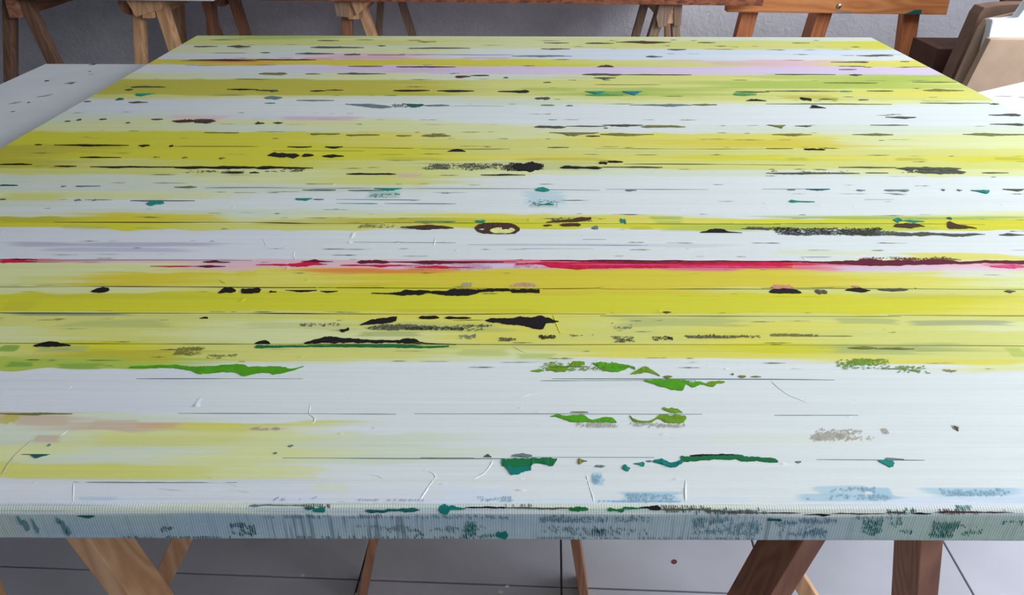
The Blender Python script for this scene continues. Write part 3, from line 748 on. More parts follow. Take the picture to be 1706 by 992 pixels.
TRACED = [  # paint, then s, near t, far t of stations along the patch
    ('K', [(0.7605, 0.3629, 0.3641), (0.7798, 0.3615, 0.3636), (0.7945, 0.3589, 0.3664), (0.8009, 0.3573, 0.3725), (0.8149, 0.3601, 0.3703), (0.8214, 0.3593, 0.3723), (0.8288, 0.363, 0.3699), (0.8347, 0.3651, 0.3678)]),
    ('K', [(0.8347, 0.3639, 0.3685), (0.8534, 0.358, 0.3693), (0.8569, 0.3572, 0.3732), (0.8754, 0.3573, 0.3733), (0.8864, 0.3612, 0.3726), (0.8915, 0.365, 0.3711)]),
    ('K', [(0.89, 0.3658, 0.374), (0.9085, 0.3681, 0.3747), (0.9307, 0.369, 0.3744), (0.9352, 0.366, 0.3736), (0.9456, 0.3653, 0.3743), (0.9671, 0.3659, 0.3732)]),
    ('K', [(0.7592, 0.2885, 0.2898), (0.7699, 0.2905, 0.3), (0.7853, 0.2919, 0.3052), (0.792, 0.2938, 0.3073), (0.7993, 0.2978, 0.308)]),
    ('K', [(0.9025, 0.2992, 0.3005), (0.9095, 0.2958, 0.3042), (0.9199, 0.2945, 0.3042), (0.9324, 0.2904, 0.3039), (0.9428, 0.2902, 0.3088), (0.9552, 0.2837, 0.3055), (0.9649, 0.2804, 0.3106), (0.9691, 0.2838, 0.3106), (0.972, 0.2937, 0.3055), (0.9769, 0.2948, 0.3063), (0.9803, 0.2948, 0.3023), (0.9871, 0.2973, 0.2981)]),
    ('K', [(0.7043, 0.2496, 0.2505), (0.7147, 0.2501, 0.2584), (0.7234, 0.2506, 0.2634), (0.7428, 0.2507, 0.2618), (0.7751, 0.2512, 0.2573), (0.8084, 0.2511, 0.256), (0.8128, 0.2509, 0.2602), (0.8255, 0.2505, 0.2585), (0.8372, 0.2498, 0.251), (0.8718, 0.2481, 0.2488)]),
    ('J', [(0.6527, 0.2404, 0.2466), (0.6652, 0.2412, 0.2454), (0.7141, 0.2434, 0.2462), (0.7667, 0.2429, 0.2472), (0.7996, 0.2426, 0.2481), (0.826, 0.2421, 0.2468), (0.836, 0.2414, 0.2445), (0.8523, 0.2429, 0.2453), (0.8641, 0.2446, 0.2461)]),
    ('n2', [(0.5326, 0.2017, 0.2044), (0.578, 0.2019, 0.2074), (0.595, 0.1987, 0.2036), (0.6106, 0.1912, 0.2049), (0.6199, 0.1913, 0.2054), (0.6346, 0.1948, 0.2077), (0.647, 0.1942, 0.2093), (0.6583, 0.1872, 0.2038), (0.6681, 0.1926, 0.2045), (0.681, 0.1942, 0.2046), (0.6877, 0.1905, 0.2055), (0.6957, 0.1932, 0.2034), (0.6984, 0.1949, 0.2003), (0.706, 0.1982, 0.2015), (0.7141, 0.205, 0.2059)]),
    ('n2', [(1.0693, 0.1808, 0.1829), (1.0793, 0.1747, 0.183), (1.0899, 0.17, 0.1826), (1.0958, 0.1662, 0.1841), (1.1049, 0.1656, 0.1831), (1.1082, 0.1713, 0.1806), (1.1109, 0.1779, 0.1832), (1.116, 0.1703, 0.1798), (1.1191, 0.1714, 0.1792), (1.1258, 0.1759, 0.1807), (1.1308, 0.1749, 0.1768)]),
    ('n3', [(1.1307, 0.1739, 0.177), (1.1371, 0.1719, 0.1812), (1.1439, 0.1771, 0.1818), (1.1508, 0.1792, 0.1808)]),
    ('n2', [(0.9708, 0.1228, 0.1235), (0.9778, 0.1224, 0.1265), (0.9823, 0.1201, 0.1235), (0.9907, 0.1136, 0.1252), (1.0022, 0.1136, 0.1257), (1.0066, 0.1137, 0.1202), (1.0105, 0.1137, 0.1167), (1.0163, 0.1137, 0.1197), (1.021, 0.1137, 0.1226), (1.0296, 0.1138, 0.1219), (1.0326, 0.1134, 0.1152)]),
    ('n3', [(1.047, 0.1226, 0.125), (1.0474, 0.1156, 0.1215), (1.0539, 0.1139, 0.1169), (1.0624, 0.1139, 0.1163), (1.0665, 0.1136, 0.1177), (1.0711, 0.119, 0.1205), (1.075, 0.12, 0.1251), (1.0797, 0.1144, 0.1249), (1.086, 0.1135, 0.1255), (1.0935, 0.1133, 0.1254), (1.0976, 0.115, 0.1248), (1.1004, 0.1206, 0.1241)]),
    ('n3', [(1.08, 0.1346, 0.1352), (1.0819, 0.1333, 0.139), (1.0861, 0.1309, 0.1348), (1.0897, 0.1294, 0.1375), (1.0942, 0.1293, 0.1368), (1.0983, 0.1295, 0.1302)]),
    ('J', [(0.9244, 0.0532, 0.0618), (0.9292, 0.0509, 0.0621), (0.9329, 0.0486, 0.0628), (0.9382, 0.0494, 0.0628), (0.9467, 0.0494, 0.063), (0.9505, 0.0525, 0.063), (0.9532, 0.0564, 0.063), (0.9665, 0.0533, 0.0631), (0.9702, 0.0538, 0.0631), (0.9736, 0.0612, 0.0631)]),
    ('T2', [(0.9282, 0.0509, 0.0524), (0.9319, 0.0432, 0.0509), (0.9335, 0.0414, 0.0501), (0.9382, 0.0425, 0.0509), (0.9461, 0.0463, 0.0517), (0.9503, 0.0483, 0.0533)]),
    ('T2', [(1.0589, 0.0592, 0.0603), (1.0673, 0.0546, 0.0624), (1.0735, 0.0519, 0.0566), (1.0802, 0.0535, 0.0585), (1.0853, 0.0585, 0.0625)]),
    ('J', [(1.0846, 0.0585, 0.067), (1.0927, 0.0602, 0.066), (1.1091, 0.0623, 0.0671), (1.1297, 0.0627, 0.0678), (1.1439, 0.0609, 0.0669), (1.1632, 0.0589, 0.0649), (1.1683, 0.0584, 0.0641), (1.1701, 0.0589, 0.0613)]),
    ('K', [(1.0935, 0.0662, 0.0676), (1.1045, 0.0667, 0.0693), (1.118, 0.0671, 0.069), (1.1289, 0.0675, 0.0696), (1.141, 0.0667, 0.0679)]),
    ('N', [(0.879, 0.5548, 0.5569), (0.8842, 0.5426, 0.5695), (0.8921, 0.5374, 0.5717), (0.9059, 0.5355, 0.5739), (0.9258, 0.5356, 0.5732), (0.937, 0.5369, 0.5678), (0.9439, 0.5491, 0.5553)]),
    ('p3', [(0.9009, 0.5447, 0.5468), (0.9078, 0.5375, 0.5559), (0.9215, 0.5368, 0.5572), (0.9327, 0.5397, 0.5561), (0.937, 0.547, 0.5491)]),
    ('N', [(0.7723, 0.557, 0.5591), (0.7914, 0.5534, 0.5613), (0.8028, 0.5481, 0.5639), (0.8139, 0.5494, 0.5657), (0.8304, 0.5528, 0.5628), (0.8488, 0.5538, 0.5555)]),
    ('N', [(0.9828, 0.5758, 0.5775), (1.0006, 0.5768, 0.5832), (1.0201, 0.5778, 0.5877), (1.0346, 0.5804, 0.5944), (1.05, 0.5879, 0.5945)]),
    ('N', [(1.4878, 0.5654, 0.5675), (1.498, 0.5613, 0.5744), (1.5114, 0.5601, 0.5771), (1.5254, 0.5657, 0.5754), (1.5321, 0.5649, 0.567)]),
    ('N', [(1.5647, 0.5585, 0.5639), (1.5724, 0.5589, 0.5809), (1.5783, 0.5577, 0.5853), (1.5827, 0.5586, 0.5733), (1.5965, 0.5603, 0.5675), (1.6049, 0.5592, 0.5608)]),
    ('M', [(1.3174, 0.4502, 0.453), (1.3518, 0.4473, 0.4526), (1.3914, 0.4431, 0.456), (1.4039, 0.4414, 0.4607), (1.4155, 0.4408, 0.4601), (1.4266, 0.4416, 0.4548), (1.4432, 0.4417, 0.4581), (1.4553, 0.4442, 0.4564), (1.4709, 0.4453, 0.4541), (1.4879, 0.4447, 0.4595), (1.5123, 0.4473, 0.4589), (1.5267, 0.4474, 0.4527), (1.5604, 0.4501, 0.4571), (1.6118, 0.4469, 0.456), (1.6866, 0.4485, 0.4544), (1.8138, 0.4503, 0.4521)]),
    ('C', [(0.9384, 0.4402, 0.4436), (0.9701, 0.4421, 0.448), (0.9857, 0.4336, 0.4491), (1.0092, 0.4287, 0.4486), (1.0209, 0.4261, 0.4483), (1.037, 0.4312, 0.4495), (1.0805, 0.4342, 0.4501), (1.1358, 0.4336, 0.4505), (1.1756, 0.4372, 0.4504), (1.2308, 0.4352, 0.4507), (1.2721, 0.4372, 0.4503), (1.302, 0.4408, 0.446)]),
    ('s', [(0.5727, 1.1915, 1.1942), (0.6061, 1.179, 1.1937), (0.6357, 1.1657, 1.1912), (0.6596, 1.1615, 1.1841), (0.675, 1.1688, 1.1752)]),
    ('K', [(0.4153, 0.3644, 0.3665), (0.4188, 0.3629, 0.372), (0.4241, 0.3621, 0.3757), (0.433, 0.363, 0.3745), (0.4363, 0.3666, 0.3697)]),
    ('K', [(0.5726, 0.3623, 0.3644), (0.5752, 0.3624, 0.3754), (0.5862, 0.3633, 0.3752), (0.5927, 0.3664, 0.3685)]),
    ('K', [(0.5986, 0.3701, 0.3749), (0.6014, 0.3631, 0.3731), (0.6197, 0.3626, 0.3748), (0.6228, 0.3651, 0.3711)]),
    ('K', [(0.4099, 0.2434, 0.2451), (0.4141, 0.2422, 0.2475), (0.4208, 0.2423, 0.2524), (0.4373, 0.2424, 0.2496), (0.4417, 0.2429, 0.2472), (0.45, 0.2436, 0.2448)]),
    ('T', [(1.2598, 0.0609, 0.0614), (1.2628, 0.057, 0.0617), (1.2653, 0.0536, 0.0617), (1.2697, 0.0543, 0.0617), (1.2729, 0.0578, 0.0609)]),
    ('K', [(1.2509, 0.3686, 0.3704), (1.2567, 0.3671, 0.3762), (1.2687, 0.3659, 0.3778), (1.2835, 0.3657, 0.3776), (1.2869, 0.366, 0.3758), (1.2899, 0.3676, 0.3697)]),
    ('n3', [(0.9533, 0.1979, 0.199), (0.9627, 0.1969, 0.2012), (0.9665, 0.1984, 0.2)]),
    ('n3', [(0.969, 0.1995, 0.2006), (0.9742, 0.1989, 0.2084), (0.9805, 0.1979, 0.2097), (0.9892, 0.1975, 0.2067), (0.992, 0.204, 0.2073), (0.9986, 0.2069, 0.2152), (1.0051, 0.2079, 0.217), (1.0102, 0.2108, 0.2153)]),
    ('n2', [(1.0197, 0.2119, 0.2135), (1.0227, 0.2064, 0.2131), (1.0276, 0.202, 0.214), (1.0355, 0.1977, 0.2131), (1.045, 0.1982, 0.2127), (1.0515, 0.2021, 0.2117), (1.0566, 0.2055, 0.2088), (1.0623, 0.2011, 0.2044)]),
    ('n3', [(1.0567, 0.1929, 0.1939), (1.0668, 0.1951, 0.2022), (1.0741, 0.1968, 0.2071), (1.0804, 0.1947, 0.2001), (1.0862, 0.1902, 0.1919)]),
    ('K2', [(1.0015, 0.4409, 0.442), (1.0489, 0.4392, 0.4429), (1.1119, 0.4396, 0.4416), (1.1554, 0.4405, 0.4416)]),
    ('M', [(1.0415, 0.4464, 0.4474), (1.0969, 0.4446, 0.4485), (1.1763, 0.4458, 0.4483), (1.2558, 0.4471, 0.4481)]),
    ('K2', [(1.1269, 0.4356, 0.4366), (1.1977, 0.4347, 0.4381), (1.2761, 0.4345, 0.4372), (1.2998, 0.4357, 0.4367)]),
]
RIDGES = [  # raised paint edges: paint, then points s, t
    ('W', [(0.9163, 0.0618), (0.9149, 0.0539), (0.9089, 0.0431), (0.9023, 0.0378), (0.8973, 0.0341)]),
    ('W', [(0.8594, 0.046), (0.8649, 0.0437), (0.868, 0.0384), (0.8631, 0.0296), (0.8571, 0.0124), (0.854, 0.008)]),
    ('W', [(0.8061, 0.0382), (0.8109, 0.0412), (0.8172, 0.0405), (0.8232, 0.0353)]),
    ('W', [(0.7356, 0.1411), (0.7378, 0.1261), (0.7445, 0.1197), (0.7462, 0.1142), (0.743, 0.1106)]),
    ('W', [(1.1988, 0.1825), (1.2029, 0.1712), (1.208, 0.1601), (1.2155, 0.1532), (1.2248, 0.1454)]),
    ('W', [(0.9978, 0.0435), (0.9992, 0.0287), (1.0016, 0.0158), (1.002, 0.0088)]),
    ('T', [(0.4903, 0.0398), (0.488, 0.0646), (0.4899, 0.0768), (0.4919, 0.0894)]),
    ('W', [(0.515, 0.0921), (0.5172, 0.0964), (0.518, 0.1016)]),
    ('W', [(0.5575, 0.0312), (0.5627, 0.0196), (0.5684, 0.008)]),
    ('W', [(0.5575, 0.0312), (0.6071, 0.0321), (0.6637, 0.0324), (0.6927, 0.0303), (0.7002, 0.026)]),
    ('W', [(0.6319, 0.0242), (0.6523, 0.0214), (0.6927, 0.0223), (0.7166, 0.0189)]),
    ('W', [(1.0833, 0.0364), (1.08, 0.0218), (1.0781, 0.0091)]),
    ('W', [(0.6384, 0.4809), (0.6395, 0.4663), (0.647, 0.4487)]),
    ('W', [(0.5819, 0.5225), (0.5896, 0.5069), (0.5952, 0.4955)]),
    ('W', [(0.8247, 0.5241), (0.8252, 0.5085), (0.8247, 0.4952)]),
    ('Y', [(0.562, 0.3979), (0.5678, 0.3916), (0.5751, 0.3854)]),
    ('Y', [(0.981, 0.3145), (0.9842, 0.293), (0.9861, 0.2775), (0.9878, 0.2699)]),
    ('p', [(0.9338, 0.2474), (0.9404, 0.2391), (0.9494, 0.2321)]),
    ('Y', [(0.8937, 0.3688), (0.953, 0.3677), (0.9725, 0.3769)]),
    ('Y', [(1.135, 0.3597), (1.1876, 0.3586), (1.2464, 0.3589), (1.3342, 0.358)]),
    ('Y', [(1.0494, 0.3218), (1.0523, 0.3163), (1.0578, 0.3149)]),
    ('W', [(0.9375, 0.1518), (0.9495, 0.1578), (0.9646, 0.1609)]),
    ('W', [(0.4874, 0.1707), (0.4873, 0.1635)]),
    ('W', [(0.7869, 0.0093), (0.8075, 0.008), (0.8281, 0.008), (0.8461, 0.008)]),
    ('W', [(0.901, 0.0084), (0.9049, 0.0112), (0.935, 0.0127)]),
    ('W', [(1.0048, 0.0398), (1.0102, 0.0421)]),
]
SPECKS = """
0.774 0.9396 0.7895 0.831 d .5
0.9189 0.9913 0.7874 0.8319 K .75
0.4903 0.5922 0.7783 0.7984 d .35
0.7039 0.7691 0.5538 0.5706 l .55
0.7602 0.9174 0.2754 0.2922 d .5
0.8014 0.8969 0.278 0.2857 K .6
0.683 0.7468 0.2837 0.2941 d .35
0.8676 0.8856 0.3794 0.3904 v .8
0.9322 0.9645 0.3799 0.3924 k .8
1.2566 1.2852 0.3788 0.3897 Q .6
0.958 0.9882 0.2574 0.2723 K .55
0.9883 1.0389 0.265 0.2713 d .4
1.0367 1.0781 0.2517 0.269 d .5
1.0445 1.0755 0.2804 0.2987 s .3
1.0844 1.1186 0.2568 0.268 K .5
1.1219 1.2214 0.2621 0.2696 d .6
1.2183 1.2845 0.2663 0.2726 l .6
0.8708 0.8976 0.2569 0.2718 s .35
0.9178 0.9378 0.2547 0.2633 d .5
1.2963 1.4721 0.532 0.5626 K .75
1.4013 1.4872 0.5324 0.5527 d .6
1.5847 1.7081 0.7788 0.8079 d .4
1.2682 1.3029 0.5515 0.564 d .6
0.5684 0.5995 0.2244 0.2431 l .55
0.6031 0.6417 0.2177 0.2292 l .3
1.2668 1.3453 0.2012 0.2259 n3 .6
1.3281 1.3786 0.1939 0.2126 n3 .5
1.3734 1.4017 0.193 0.205 l .35
0.9534 1.0641 0.1954 0.2175 n3 .35
1.0852 1.1283 0.1769 0.1852 l .3
0.9884 1.0339 0.1057 0.1146 x .6
1.044 1.0991 0.1059 0.114 x .5
1.206 1.2754 0.086 0.1076 x .5
1.2788 1.2873 0.0982 0.1069 x .5
1.348 1.3553 0.1037 0.1126 x .5
0.7905 0.8244 0.103 0.1083 x .2
0.6838 0.7232 0.1007 0.1069 x .5
1.0019 1.0113 0.0302 0.0436 b2 .6
1.0216 1.079 0.009 0.0202 b2 .4
1.0043 1.0767 0.009 0.0117 b2 .65
1.174 1.2599 0.0111 0.0195 b2 .42
1.1926 1.2558 0.0167 0.0282 b2 .3
1.2817 1.3673 0.0157 0.0271 b2 .25
0.7209 0.7862 0.0092 0.0162 v .5
0.7899 0.8671 0.009 0.0109 v .5
0.9009 0.937 0.009 0.0169 b2 .5
0.9831 1.054 0.5748 0.5964 d .45
0.6711 0.7352 1.162 1.203 s .4
0.7556 0.8133 0.9698 1.0029 l .3
1.3943 1.5258 0.447 0.4682 M .35
1.4934 1.5338 0.4543 0.474 l .3
0.9305 0.9738 0.4267 0.4507 k .6
0.7658 0.9384 0.4227 0.4465 k .3
0.9502 1.0181 0.6324 0.6706 T .2
0.7025 0.7573 0.6662 0.6885 T .35
1.3638 1.5214 0.7772 0.7973 d .3
0.3709 0.4924 0.7717 0.7888 d .3
0.4906 0.5546 0.8467 0.8751 d .3
1.1063 1.1419 1.0213 1.0486 d .3
0.249 0.3428 1.0484 1.0847 N .4
"""
SEAMS = """
-0.0151 0.7736 0.3773 0.00154 K
0.7145 1.0428 0.3773 0.00154 K
1.0425 1.3189 0.3767 0.00154 l
1.2440 1.9037 0.3785 0.00154 l
0.0382 0.7686 0.3144 0.00137 K
0.7269 1.0437 0.3145 0.00137 K
1.0362 1.3879 0.3115 0.00136 l
1.3742 1.8479 0.3146 0.00137 l
0.0938 0.6798 0.2488 0.00121 l
0.6606 0.8981 0.2485 0.00121 l
0.8587 1.7922 0.2491 0.00121 l
0.2650 0.7458 0.5715 0.00212 N
0.7462 1.3252 0.5723 0.00213 l
1.3162 1.6244 0.5746 0.00213 l
0.5473 0.7185 0.1835 0.00105 s
0.9746 1.2651 0.1845 0.00105 s
0.6120 0.8217 0.1258 0.00092 s
0.8390 1.1170 0.1268 0.00093 s
1.1861 1.2672 0.1262 0.00093 s
0.7283 0.9425 0.0627 0.00079 s
0.9318 1.0609 0.0650 0.00080 s
1.2052 1.3019 0.0629 0.00080 s
0.4984 0.6645 0.8881 0.00327 K
0.3109 0.4650 0.9123 0.00337 l
0.6186 0.7527 0.9076 0.00335 l
0.7643 0.9289 0.9030 0.00333 l
1.0829 1.4138 0.9080 0.00335 l
1.1275 1.4416 0.8238 0.00302 d
0.4363 0.7068 0.7088 0.00259 s
0.7555 0.9780 0.7086 0.00259 s
0.9778 1.0744 0.7047 0.00258 s
1.0843 1.2490 0.7084 0.00259 s
1.3364 1.4092 0.7100 0.00260 s
0.6585 0.7894 0.6603 0.00242 s
0.6616 0.7263 0.6443 0.00237 T
0.7354 0.8464 0.6460 0.00237 s
0.9574 1.0033 0.6347 0.00233 T
1.4840 1.5311 0.6664 0.00244 s
0.7135 0.8552 0.5083 0.00192 s
0.8723 1.1211 0.5009 0.00190 v
0.9468 1.0453 0.4889 0.00186 v
1.0312 1.0648 0.5190 0.00196 s
0.7319 0.9384 0.4495 0.00175 M
0.3025 0.5881 0.4509 0.00175 s
0.7983 0.9138 1.1816 0.00456 s
0.9584 1.0709 1.6639 0.00714 s
1.1240 1.2788 1.3630 0.00546 l
0.6445 0.9359 1.6710 0.00718 s
0.4933 0.5191 0.0668 0.00080 d
0.5577 0.6975 0.0312 0.00073 s
0.8513 0.8996 0.0636 0.00080 s
0.9622 1.1224 0.1820 0.00105 s
1.2545 1.3153 0.2690 0.00126 l
"""
EDGE_PATCHES = """
0.7618 0.7709 0.0033 0.0059 U r
0.7688 0.7794 0.0046 0.0079 T2 r
0.8120 0.8361 0.0049 0.0077 U r
0.8311 0.8577 0.0044 0.0070 U r
0.8728 0.8823 0.0024 0.0086 T2 r
0.8803 0.8954 0.0026 0.0063 T2 R
0.8943 0.9315 0.0029 0.0041 K r
0.9265 0.9867 0.0033 0.0045 d r
0.9807 0.9877 0.0025 0.0057 J r
0.9857 0.9968 0.0029 0.0065 J r
1.0123 1.0269 0.0037 0.0063 J r
1.0249 1.0429 0.0026 0.0051 J R
1.0389 1.0520 0.0024 0.0040 K r
1.0465 1.0570 0.0017 0.0057 K r
1.0560 1.0972 0.0038 0.0051 d r
1.0921 1.1373 0.0050 0.0063 d r
0.7207 0.7658 0.0016 0.0026 s r
1.1072 1.1725 0.0066 0.0075 d r
1.1976 1.2427 0.0070 0.0079 d r
1.2829 1.3482 0.0053 0.0069 N r
1.1745 1.1971 0.0073 0.0095 K o
0.5736 0.5881 0.0103 0.0135 U o
0.7156 0.7257 0.0017 0.0036 s o
1.2427 1.2578 0.0053 0.0073 d r
1.2638 1.2804 0.0063 0.0082 K o
0.5229 0.5259 0.0125 0.0231 S2 r
0.5254 0.5304 0.0178 0.0284 S2 r
0.5334 0.5379 0.0165 0.0356 S2 o
0.5540 0.5580 0.0125 0.0244 S2 o
0.5570 0.5610 0.0139 0.0284 S2 r
0.5595 0.5635 0.0244 0.0363 S2 r
0.9199 0.9305 0.0297 0.0356 T2 r
1.1453 1.1574 0.0121 0.0156 U r
"""
EDGE_SPECKS = """
0.6956 0.7156 0.0165 0.0363 U .35
0.7106 0.7217 0.0205 0.0350 U .6
0.6328 0.6554 0.0231 0.0310 U .3
0.5801 0.7207 0.0343 0.0366 U .45
0.7207 0.9365 0.0337 0.0366 U .45
0.9365 1.1524 0.0337 0.0366 S2 .5
1.1524 1.3612 0.0356 0.0366 S2 .5
0.8512 0.8592 0.0257 0.0350 U .6
0.8913 0.9074 0.0158 0.0363 T2 .6
0.9064 0.9215 0.0310 0.0363 T2 .5
0.7207 0.9365 0.0092 0.0139 S2 .3
0.7859 0.9365 0.0191 0.0310 S2 .1
0.9325 1.0721 0.0086 0.0191 S2 .35
0.9325 1.0721 0.0178 0.0350 S2 .18
0.9993 1.0118 0.0244 0.0337 S2 .5
1.0721 1.1524 0.0079 0.0356 W2 .4
1.1453 1.2076 0.0092 0.0356 B3 .45
1.2076 1.2678 0.0092 0.0139 S2 .3
1.2201 1.2478 0.0112 0.0330 T2 .5
1.2457 1.2603 0.0132 0.0244 T2 .35
1.2528 1.2729 0.0244 0.0310 T2 .25
1.2804 1.3090 0.0125 0.0356 T2 .6
1.3055 1.3331 0.0165 0.0356 T2 .45
1.3381 1.3612 0.0132 0.0205 T2 .4
1.0520 1.1574 0.0007 0.0086 d .45
1.2407 1.2729 0.0007 0.0086 U .5
1.2949 1.3190 0.0000 0.0053 T2 .6
1.2779 1.3582 0.0033 0.0079 N .4
0.7558 0.7859 0.0007 0.0059 d .3
0.8964 0.9616 0.0000 0.0033 d .35
"""


rng = np.random.RandomState(7)
LAT = rng.rand(256, 256)
def vnoise(x, y, seed=0):
    x = np.asarray(x, float) + seed * 17.31; y = np.asarray(y, float) + seed * 41.7
    xi = np.floor(x).astype(int); yi = np.floor(y).astype(int)
    fx = x - xi; fy = y - yi
    fx = fx * fx * (3 - 2 * fx); fy = fy * fy * (3 - 2 * fy)
    a = LAT[xi & 255, yi & 255]; b_ = LAT[(xi + 1) & 255, yi & 255]
    c_ = LAT[xi & 255, (yi + 1) & 255]; d_ = LAT[(xi + 1) & 255, (yi + 1) & 255]
    return (a * (1 - fx) + b_ * fx) * (1 - fy) + (c_ * (1 - fx) + d_ * fx) * fy
def sstep(x): x = np.clip(x, 0, 1); return x * x * (3 - 2 * x)

NC, NR = 1300, 640
ss = np.linspace(0.0, CW, NC)
q = np.linspace(1 / (RIM + 0.42), 1 / (CL + 0.42), NR)
tt = 1 / q - 0.42
BORD = sorted({r[0] for r in ROWS} | {r[1] for r in ROWS})
def relief(s, t):
    """low relief of the dragged paint in metres"""
    near = 1 - sstep((t - 0.55) / 0.5)
    h = 0.00014 * (vnoise(s * 3, t * 260, 1) - .5) + 0.0005 * (vnoise(s * 5, t * 45, 2) - .5)
    for k, tb in enumerate(BORD[:34]):
        a = 0.0007 * sstep((vnoise(s * 3, k * 3.3, 3) - .5) * 3)
        h = h + a * np.exp(-((t - tb + .002 * (vnoise(s * 9, k * 2.1, 4) - .5)) / .0016) ** 2)
    # stray crumbs and knife ends
    cr = vnoise(s * 60, t * 150, 5)
    h = h + 0.0009 * sstep((cr - .965) * 30)
    return h * near

S, T = np.meshgrid(ss, tt)
lin = {k: np.array(srgb(v)) for k, v in PAL.items()}
colr = np.zeros(S.shape + (3,)); wsum = np.zeros(S.shape)
for i, (t0, t1, soft, codes, sa, sb) in enumerate(ROWS):
    softn = ROWS[i + 1][2] if i + 1 < len(ROWS) else 0.002
    pad = soft + softn + 0.03
    r0 = max(0, np.searchsorted(tt, t0 - pad)); r1 = min(NR, np.searchsorted(tt, t1 + pad))
    s_, t_ = S[r0:r1], T[r0:r1]
    kf = len(codes) - 1
    du = 0.55 * (vnoise(s_ * 2.2, t_ * 190, 10 + i) - .5) + 0.35 * (vnoise(s_ * 6, t_ * 420, 60 + i) - .5) + 0.5 * (vnoise(s_ * 1.3, t_ * 40, 90 + i) - .5)
    u = np.clip((s_ - sa) / (sb - sa) * kf + 1.0 * du, 0, kf - 1e-6)
    k = u.astype(int); f = sstep((u - k - .5) * 1.25 + .5)[..., None]
    tab = np.array([lin[ORDER[c_]] for c_ in codes])
    cc = tab[k] * (1 - f) + tab[np.minimum(k + 1, kf)] * f
    wob = (t1 - t0) * 0.26 * (vnoise(s_ * 7, i * 5.5, 130) - .5) + min(.008, (t1 - t0) * .32) * (vnoise(s_ * 30, i * 7.7, 131) - .5)
    wobn = 0 * wob
    if i + 1 < len(ROWS):
        tn0, tn1 = ROWS[i + 1][0], ROWS[i + 1][1]
        wobn = (tn1 - tn0) * 0.26 * (vnoise(s_ * 7, (i + 1) * 5.5, 130) - .5) + min(.008, (tn1 - tn0) * .32) * (vnoise(s_ * 30, (i + 1) * 7.7, 131) - .5)
    fray = 0.9 * (vnoise(s_ * 8, t_ * 300, 132) - .5)
    up = sstep(.5 - (t_ - t1 - wob) / max(soft, 1e-3) + fray) if i > 0 else np.ones_like(s_)
    lo = sstep(.5 + (t_ - t0 - wobn) / max(softn, 1e-3) - fray) if i + 1 < len(ROWS) else np.ones_like(s_)
    w = up * lo + 1e-5
    colr[r0:r1] += cc * w[..., None]; wsum[r0:r1] += w
colr /= np.maximum(wsum, 1e-9)[..., None]
for ln in STAINS.strip().splitlines():
    p = ln.split(); s0, s1, t0, t1 = map(float, p[:4]); a = float(p[5])
    r0, r1 = np.searchsorted(tt, t0 - (t1 - t0) * .6), np.searchsorted(tt, t1 + (t1 - t0) * .6)
    c0, c1 = np.searchsorted(ss, s0 - .1), np.searchsorted(ss, s1 + .1)
    if r1 <= r0 or c1 <= c0: continue
    s_, t_ = S[r0:r1, c0:c1], T[r0:r1, c0:c1]
    ln_s = s1 - s0; hs = .5 * ln_s; ht = .5 * (t1 - t0)
    x = np.abs(s_ - .5 * (s0 + s1)) / hs; y = np.abs(t_ - .5 * (t0 + t1)) / ht
    n = vnoise(s_ * 6, t_ * 260, 200 + s0) - .5; n2 = vnoise(s_ * 14, t_ * 90, 240 + s1) - .5
    m = sstep((1.05 - x + .5 * n + .25 * n2) / .35) * sstep((1.1 - y + .7 * n2 + .3 * n) / .5) * a
    colr[r0:r1, c0:c1] = colr[r0:r1, c0:c1] * (1 - m[..., None]) + lin[p[4]] * m[..., None]
# faint overall dragging of the knife
tone = 1 + .05 * (vnoise(S * 1.5, T * 130, 301) - .5) + .04 * (vnoise(S * 5, T * 380, 302) - .5)
colr = np.clip(colr * tone[..., None], 0, 1)
H = relief(S, T)
P = np.stack([S + CX0, T + CY0, CZ + H], -1)

def grid_obj(name, P, C, mat, parent, flip=False):
    nr, nc = P.shape[:2]
    me = bpy.data.meshes.new(name)
    me.vertices.add(nr * nc); me.vertices.foreach_set('co', P.reshape(-1).astype(np.float32))
    a = (np.arange(nr - 1)[:, None] * nc + np.arange(nc - 1)[None, :]).reshape(-1)
    quad = np.stack([a, a + 1, a + nc + 1, a + nc] if not flip else [a, a + nc, a + nc + 1, a + 1], -1).reshape(-1)
    nq = (nr - 1) * (nc - 1)
    me.loops.add(nq * 4); me.loops.foreach_set('vertex_index', quad.astype(np.int32))
    me.polygons.add(nq); me.polygons.foreach_set('loop_start', (np.arange(nq) * 4).astype(np.int32))
    me.polygons.foreach_set('loop_total', np.full(nq, 4, np.int32))
    me.polygons.foreach_set('use_smooth', np.ones(nq, bool))
    ca = me.color_attributes.new('Col', 'FLOAT_COLOR', 'POINT')
    ca.data.foreach_set('color', np.concatenate([C, np.ones(C.shape[:2] + (1,))], -1).reshape(-1).astype(np.float32))
    me.update(calc_edges=True)
    me.materials.append(mat)
    return link(name, me, parent)

painting = empty('painting', (0, 0, 0), 'large striped abstract canvas in yellow and white lying flat on wooden trestles', 'painting')

